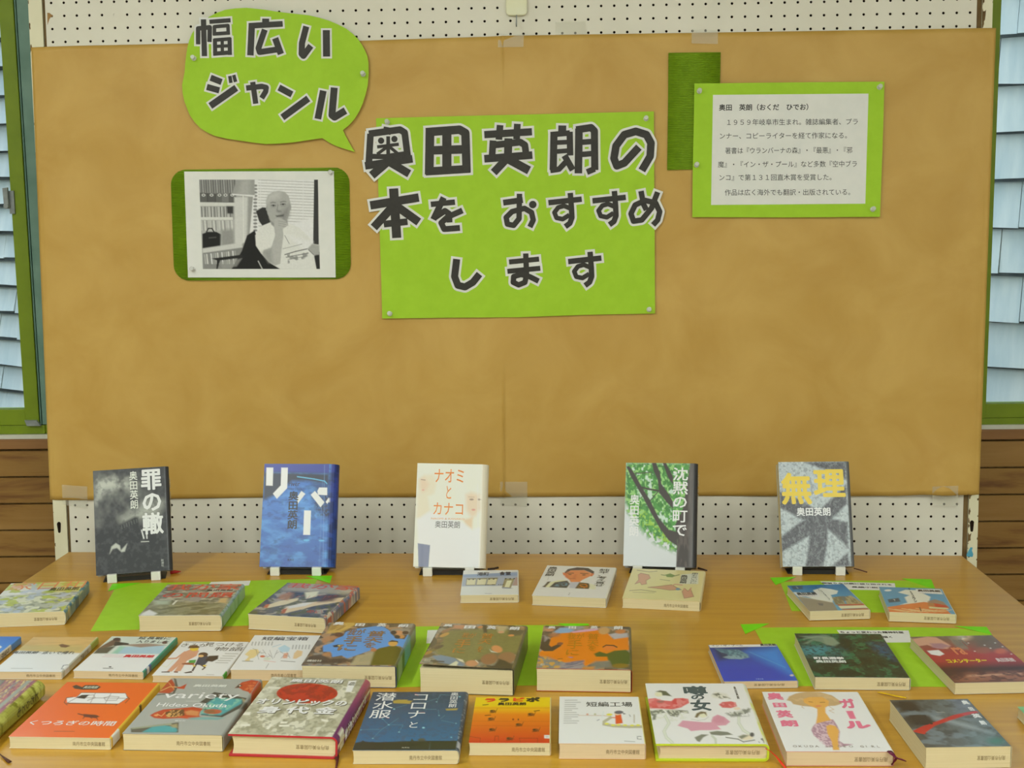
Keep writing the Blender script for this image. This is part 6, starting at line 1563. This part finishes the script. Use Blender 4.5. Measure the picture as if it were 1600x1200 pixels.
A.poly([(555, 208), (620, 195), (750, 196), (745, 208), (815, 210), (780, 238), (790, 248), (560, 242)], (176, 152, 60), 2, .85); A.poly([(1250, 315), (1410, 308), (1395, 332), (1260, 336)], (176, 152, 60), 2, .85); A.line([(900, 362), (975, 358)], 5, (150, 70, 100)); A.line([(845, 122), (880, 140)], 12, (170, 60, 70)); A.line([(450, 400), (510, 430)], 14, (170, 44, 90)); A.line([(390, 432), (440, 412)], 8, (150, 44, 86), .8)
wt = (226, 230, 228)
A.text('コロナ', (800, 108, 990, 440), wt, True, .0); A.text('と', (765, 470, 910, 560), wt, False, .0); A.text('潜水服', (330, 104, 530, 436), wt, True, .006); A.text(NAME, (1315, 106, 1392, 300), wt, True, .01); A.text('光文社', (700, 788, 800, 804), (190, 190, 176))
A.line([(1060, 730), (1050, 820)], 5, (96, 110, 120), .7)
sf = lambda q: (q.grad((56, 66, 84), (44, 60, 80)), q.nmix(6, 50, 285, (150, 160, 170), .62, .68, .7, 2), q.poly([(0, .86), (.7, .86), (.7, .95), (0, .95)], (176, 180, 186), 2))
book('book', 'dark navy softcover with constellation lines and white vertical title, front row', flat_mw(-0.091, -1.011, 0.195, 1.0), 0.131, 0.195, 0.0175, A, GB, False, (48, 60, 80), (60, 66, 76), (196, 188, 160), 0.005, LIBA, False, 'page', (.53, .84), spine_fn=sf)

A = art('lala', J4, (222, 100, 14), 110, 120)
A.grad((228, 128, 12), (190, 44, 20), .3, 1.0); A.mix(np.clip((0.40 - A.V) / 0.22, 0, 1), (236, 188, 8))
A.poly([(60, 135), (745, 148), (745, 160), (60, 146)], (232, 150, 10), 3, .5)
for y in (150, 262, 300): A.line([(70, y - 5), (735, y + 3)], 3, (150, 60, 20), .5)
for x, y in ((178, 120), (205, 210)): A.line([(x - 24, y), (x + 24, y - 4)], 6, (70, 40, 20))
for x, y in ((245, 175), (235, 240), (565, 205), (470, 290), (250, 330), (610, 335), (400, 405)):
    A.ell(x, y, 26, 13, (96, 46, 20), 2, .8); A.ell(x - 12, y - 4, 12, 6, (50, 34, 24), 1.2); A.line([(x + 22, y + 14), (x + 36, y - 22)], 4, (80, 40, 20)); A.line([(x - 26, y + 14), (x + 14, y + 8)], 4, (60, 34, 20))
A.line([(590, 178), (634, 172)], 6, (60, 36, 20)); A.ell(420, 245, 8, 8, (120, 20, 14)); A.ell(463, 246, 6, 8, (80, 30, 16))
for p in ([(62, 385), (110, 395), (155, 400), (155, 435)], [(275, 425), (280, 384), (306, 384), (312, 425)], [(490, 435), (480, 400), (632, 402), (632, 440)], [(390, 410), (440, 408)]): A.line(p, 4, (110, 24, 16), .7)
A.text('ラ', (162, 62, 268, 98), (220, 50, 24), False, .07); A.text('ラ', (280, 62, 384, 98), (60, 46, 30), False, .07); A.text('ピ', (396, 62, 504, 98), (220, 60, 30), False, .07); A.text('ポ', (516, 62, 632, 104), (50, 40, 28), False, .07); A.text(NAME, (282, 100, 522, 130), (56, 44, 30), False, .03)
A.poly([(682, 376), (730, 376), (732, 404), (684, 402)], (226, 224, 214), 1.2); A.poly([(690, 382), (720, 382), (720, 398), (690, 398)], (190, 190, 186), 1.2)
book('book', 'small orange-to-red paperback with a yellow top band, front row', flat_mw(0.036, -1.005, 0.152, .7), 0.102, 0.152, 0.0165, A, GB, False, (206, 190, 130), (210, 200, 160), (214, 190, 150), 0.002, LIBA, False, 'page', (.52, .93))

A = art('tanpen', J4, (230, 230, 226), 110, 120)
A.poly([(1280, 275), (1270, 200), (1300, 180), (1320, 195), (1340, 268)], (214, 84, 40), 1.5); A.ell(1290, 188, 28, 14, (226, 190, 160)); A.ell(1300, 178, 38, 14, (96, 96, 110), 2); A.poly([(1335, 184), (1362, 190), (1340, 196)], (60, 60, 66)); A.line([(1275, 222), (1240, 220)], 8, (214, 110, 70)); A.ell(1222, 196, 26, 9, (216, 206, 60), 2)
A.line([(960, 200), (1180, 204), (1250, 218)], 4, (190, 160, 140)); A.ell(1035, 192, 10, 8, (200, 150, 130)); A.ell(1100, 192, 10, 8, (180, 180, 150)); A.line([(1160, 220), (1170, 170)], 10, (206, 214, 214), .8)
A.line([(1235, 220), (1180, 255), (1180, 275), (1260, 290), (1400, 298), (1510, 298)], 24, (176, 172, 150)); A.line([(1190, 262), (1260, 280), (1400, 288), (1510, 288)], 6, (206, 200, 170), .8)
for x, y in ((1205, 272), (1260, 284), (1305, 282), (1360, 285), (1420, 288), (1470, 286)): A.ell(x, y, 18, 7, (226, 214, 70), 1.5)
A.line([(1430, 200), (1436, 265)], 9, (176, 166, 150)); A.line([(1380, 150), (1390, 210)], 8, (214, 218, 220)); A.line([(1120, 245), (1140, 236)], 5, (110, 120, 140)); A.line([(1390, 198), (1400, 214)], 4, (80, 80, 90))
for i, y in enumerate((74, 92, 110, 126, 144, 158, 176, 194, 212, 228, 246, 264)): A.line([(838, y), ([940, 970, 930, 930, 950, 900, 940, 960, 955, 900, 965, 950][i], y)], 8, (160, 160, 160), .7)
A.text('短編工場', (1015, 88, 1415, 136), (70, 70, 72), False, .014); A.poly([(1470, 378), (1506, 378), (1510, 406), (1472, 404)], (110, 112, 120)); A.poly([(1476, 383), (1506, 383), (1508, 401), (1478, 400)], (230, 230, 226)); A.line([(1366, 418), (1456, 424)], 5, (150, 150, 148))
book('book', 'small white paperback with a girl in red at a conveyor belt, front row', flat_mw(0.151, -1.012, 0.155, .2), 0.107, 0.155, 0.020, A, GB, False, (222, 206, 130), (216, 210, 190), (214, 180, 150), 0.002, LIBA, False, 'pagepink', (.54, .93))

A = art('uwasa', J5, (230, 230, 224), 140, 140)
A.poly([(95, 245), (180, 235), (240, 260), (370, 270), (400, 240), (500, 235), (560, 245), (575, 290), (480, 340), (380, 362), (200, 350), (110, 350), (95, 300)], (206, 96, 100), 2); A.poly([(370, 270), (410, 240), (500, 240), (520, 280), (460, 320), (380, 310)], (196, 60, 66), 4, .8); A.poly([(110, 330), (300, 330), (480, 335), (400, 362), (130, 354)], (200, 66, 70), 6, .7); A.ell(240, 275, 40, 14, (130, 100, 100), 4, .8); A.nmix(20, 18, 291, (222, 140, 140), .55, .64, .7, 2, A.pmask(A.t([(95, 245), (560, 245), (480, 340), (110, 350)]), 3))
A.ell(220, 190, 50, 28, (226, 214, 186), 2); A.poly([(180, 160), (230, 145), (300, 155), (370, 215), (300, 205), (262, 205), (250, 170)], (90, 96, 76), 2)
lf_ = (100, 106, 92)
for p in ([(120, 380), (260, 365), (300, 400), (200, 420), (190, 480), (150, 485), (160, 440), (125, 430)], [(300, 370), (440, 370), (560, 380), (570, 410), (480, 400), (440, 450), (360, 440), (330, 410)], [(640, 680), (720, 645), (800, 650), (740, 680), (700, 730), (670, 720)], [(810, 620), (900, 608), (1020, 620), (1080, 650), (940, 660), (830, 650)]): A.poly(p, lf_, 2, .9)
A.nmix(50, 46, 294, (206, 208, 196), .55, .62, .7, 2, A.pmask(A.t([(110, 370), (580, 365), (560, 500), (120, 500)]), 2))
st = (190, 196, 184)
A.line([(300, 440), (345, 520), (290, 610), (320, 680), (390, 740)], 34, st); A.line([(300, 440), (345, 520), (290, 610), (320, 680), (390, 740)], 20, (208, 212, 200)); A.line([(1150, 440), (1150, 520), (1200, 600), (1280, 650)], 34, st); A.line([(1150, 440), (1150, 520), (1200, 600), (1280, 650)], 20, (208, 212, 200)); A.line([(840, 660), (880, 700), (885, 745)], 26, st)
A.poly([(445, 548), (500, 490), (620, 500), (740, 510), (830, 510), (850, 450), (905, 425), (980, 450), (1050, 505), (1000, 545), (900, 550), (945, 590), (820, 600), (700, 600), (600, 610), (560, 580), (480, 560)], (204, 148, 168), 2); A.poly([(840, 490), (905, 432), (985, 465), (990, 520), (880, 520)], (196, 130, 150), 5, .7)
A.ell(735, 425, 50, 34, (226, 216, 190), 2); A.poly([(640, 455), (660, 410), (710, 388), (770, 395), (780, 440), (750, 410), (700, 420), (670, 460)], (104, 92, 66), 2); A.line([(600, 475), (680, 490), (760, 480), (800, 450)], 4, (150, 150, 140), .8)
A.poly([(920, 310), (960, 280), (1060, 272), (1115, 285), (1130, 330), (1060, 350), (960, 345)], (200, 92, 96), 2); A.nmix(30, 26, 297, (226, 150, 150), .52, .6, .8, 2, A.pmask(A.t([(930, 300), (1110, 280), (1120, 330), (960, 345)]), 2)); A.ell(1130, 355, 40, 16, (226, 200, 180), 2)
A.poly([(1010, 420), (1120, 390), (1290, 350), (1280, 380), (1200, 420), (1100, 440)], (170, 174, 162), 4, .8); A.nmix(40, 40, 299, (110, 116, 110), .5, .58, .9, 2, A.pmask(A.t([(1000, 410), (1290, 345), (1260, 440), (1060, 450)]), 5)); A.poly([(830, 200), (880, 165), (1010, 185), (1050, 240), (940, 240), (850, 230)], (206, 204, 190), 5, .8); A.nmix(40, 40, 301, (100, 104, 90), .5, .58, .9, 2, A.pmask(A.t([(850, 190), (900, 168), (1050, 240), (940, 240)]), 4))
A.ell(1235, 680, 80, 30, (220, 206, 180), 3); A.ell(1300, 650, 26, 24, (74, 80, 84), 2); A.line([(1000, 680), (1140, 700), (1200, 730), (1330, 710)], 12, (110, 112, 104), .9); A.nmix(50, 40, 303, (90, 94, 90), .5, .58, .9, 2, A.pmask(A.t([(1340, 700), (1440, 680), (1440, 740), (1350, 740)]), 3)); A.poly([(1140, 670), (1200, 650), (1260, 660), (1180, 700)], (120, 126, 112), 3)
tc = (58, 82, 90)
A.text('噂', (480, 95, 800, 205), tc, False, .04); A.ell(636, 166, 22, 16, (206, 50, 44)); A.text('の', (572, 192, 770, 258), tc, False, .03); A.text('女', (570, 258, 850, 382), tc, False, .04); A.text(NAME, (1085, 100, 1165, 248), (90, 88, 80), True, .02)
sf = lambda q: q.nmix(2, 8, 305, (226, 224, 200), .4, .6)
b_ = book('book', 'hardback with pink and red flowers and lime green edges, front row', flat_mw(0.284, -0.992, 0.204, .6), 0.137, 0.204, 0.0225, A, GB, True, (206, 210, 120), (186, 200, 70), (178, 196, 40), 0.005, LIBB, True, 'pagepink', (.62, .93), bulge=0.002, spine_fn=sf)
rib(b_, [(1196, 1169.5, .7225), (1204, 1174, .718), (1213, 1182, .710), (1221, 1192, .7035), (1232, 1206, .7025)], [.0012, .0016, .002, .002, .0014], ribbon_mat('red_thread_ribbon', (206, 50, 26)))

A = art('girl', J6, (230, 232, 218), 130, 140)
A.poly([(330, 170), (350, 130), (420, 100), (540, 85), (680, 92), (800, 125), (900, 190), (910, 212), (840, 232), (740, 235), (600, 240), (500, 230), (400, 210), (370, 180)], (188, 158, 116), 2); A.nmix(12, 20, 311, (206, 176, 132), .5, .6, .6, 2, A.pmask(A.t([(350, 130), (540, 85), (800, 125), (900, 205), (740, 235), (400, 210)]), 3)); A.line([(500, 230), (490, 240), (515, 255)], 5, (190, 160, 120)); A.line([(780, 238), (830, 270), (780, 280), (835, 305)], 5, (196, 170, 130)); A.line([(350, 160), (330, 168), (345, 145)], 5, (196, 170, 130))
sk = (232, 164, 84)
A.poly([(500, 160), (560, 140), (700, 140), (775, 185), (770, 230), (740, 250), (745, 300), (800, 370), (830, 375), (700, 410), (650, 415), (660, 330), (655, 262), (570, 225), (510, 195)], sk, 1.5)
A.line([(560, 188), (600, 192)], 6, (150, 100, 50)); A.line([(680, 196), (730, 194)], 6, (150, 100, 50)); A.ell(665, 232, 34, 7, (216, 124, 90), 2)
A.poly([(645, 415), (830, 372), (880, 440), (910, 500), (905, 590), (960, 625), (1060, 630), (960, 655), (770, 660), (760, 620), (640, 540), (605, 480), (620, 440)], (168, 132, 150), 1.5)
A.nmix(70, 60, 314, (206, 180, 190), .5, .56, .9, 1, A.pmask(A.t([(645, 415), (830, 372), (910, 500), (905, 590), (960, 655), (770, 660), (640, 540), (605, 480)]), 2))
A.poly([(760, 440), (800, 425), (860, 440), (900, 490), (895, 590), (920, 690), (850, 690), (830, 600), (780, 520)], sk, 1.5)
pk = (222, 110, 142)
A.text(NAME, (100, 88, 290, 160), pk, False, .06); A.texts.pop()
for ch, q in zip(NAME, ((100, 92, 300, 165), (165, 192, 345, 244), (210, 272, 410, 350), (255, 374, 480, 442))): A.text(ch, q, pk, False, .05)
A.text('ガ', (850, 160, 1085, 265), pk, False, .05); A.poly([(958, 286), (1030, 286), (1072, 368), (1008, 368)], pk, 1.2); A.text('ル', (930, 384, 1255, 476), pk, False, .06)
A.text('OKUDA HIDEO GIRL', (410, 632, 1380, 672), (150, 140, 130))
b_ = book('book', 'white softcover with drawn girl in patterned skirt and pink title, front row', flat_mw(0.437, -1.007, 0.196, .6), 0.130, 0.196, 0.0185, A, GB, False, (222, 222, 206), (214, 206, 180), (196, 120, 110), 0.003, LIBB, True, 'pagepink', (.63, .94))
rib(b_, [(1390, 1174, .719), (1395, 1179, .7215), (1401, 1185, .716), (1408, 1186.5, .709), (1415, 1189, .706)], [.0036, .003, .0022, .0034, .002], ribbon_mat('purple_ribbon', (96, 24, 56)))
rib(b_, [(1401, 1184, .7165), (1398, 1189, .709), (1393, 1195, .704)], [.002, .0026, .0024], ribbon_mat('purple_ribbon_end', (90, 22, 50)))

A = art('saiaku', J7, (84, 88, 86), 120, 120)
A.grad((72, 72, 68), (96, 108, 110), 0, 1, 'u'); A.nmix(10, 14, 321, (60, 62, 58), .45, .6, .8, 4); A.nmix(5, 9, 324, (112, 126, 134), .55, .68, .7, 3)
A.poly([(560, 260), (800, 310), (1000, 360), (1300, 460), (1280, 475), (900, 380), (640, 300)], (140, 150, 154), 10, .8); A.poly([(820, 100), (960, 100), (1060, 190), (900, 240)], (112, 124, 146), 24, .7); A.poly([(1000, 460), (1250, 470), (1420, 590), (1100, 600)], (110, 130, 134), 24, .6)
A.poly([(170, 130), (390, 100), (480, 210), (250, 215)], (48, 44, 38), 10, .9); A.poly([(280, 262), (560, 262), (640, 345), (360, 360)], (50, 44, 38), 8, .9); A.text('最', (190, 112, 460, 212), (46, 40, 34), False, .06); A.text('悪', (330, 256, 620, 362), (46, 40, 34), False, .06)
A.poly([(385, 425), (500, 375), (640, 330), (830, 265), (980, 236), (1085, 226), (1110, 240), (960, 272), (800, 320), (640, 372), (540, 440), (530, 462), (450, 445)], (176, 36, 26), 1.4); A.poly([(900, 255), (1090, 228), (1105, 242), (960, 270)], (176, 70, 84), 3, .8)
for ch, q in zip(NAME, ((890, 114, 1010, 156), (975, 184, 1072, 224), (1020, 256, 1160, 302), (1110, 330, 1225, 376))): A.text(ch, q, (214, 216, 216), False, .05)
A.ell(1340, 552, 80, 28, (30, 110, 90), 14, .9); A.line([(640, 230), (730, 236)], 5, (150, 150, 140))
book('book', 'small thick dark grey paperback with red slash, right end of front row', flat_mw(0.586, -1.032, 0.152, 3.0), 0.104, 0.152, 0.027, A, GB, False, (84, 90, 92), (90, 92, 90), (190, 180, 146), 0.002, LIBB, True, 'page', (.6, .93))

gs = tbl(1591.6, 1104, 0.7145)
A = Art(30, 40, bg=(120, 176, 116))
A.nmix(6, 8, 331, (96, 156, 100), .45, .6, .8)
Hg, Wg = 0.152, 0.105
book('book', 'small green paperback just showing at the right edge of the picture, front row', flat_mw(gs.x + Wg / 2, gs.y - Hg / 2, Hg, 1.5), Wg, Hg, 0.0145, A, GB, False, (110, 170, 110), (200, 196, 180), (190, 186, 160), 0.002, None, True, 'page')

bpy.data.objects.remove(_to); bpy.data.curves.remove(_tc)
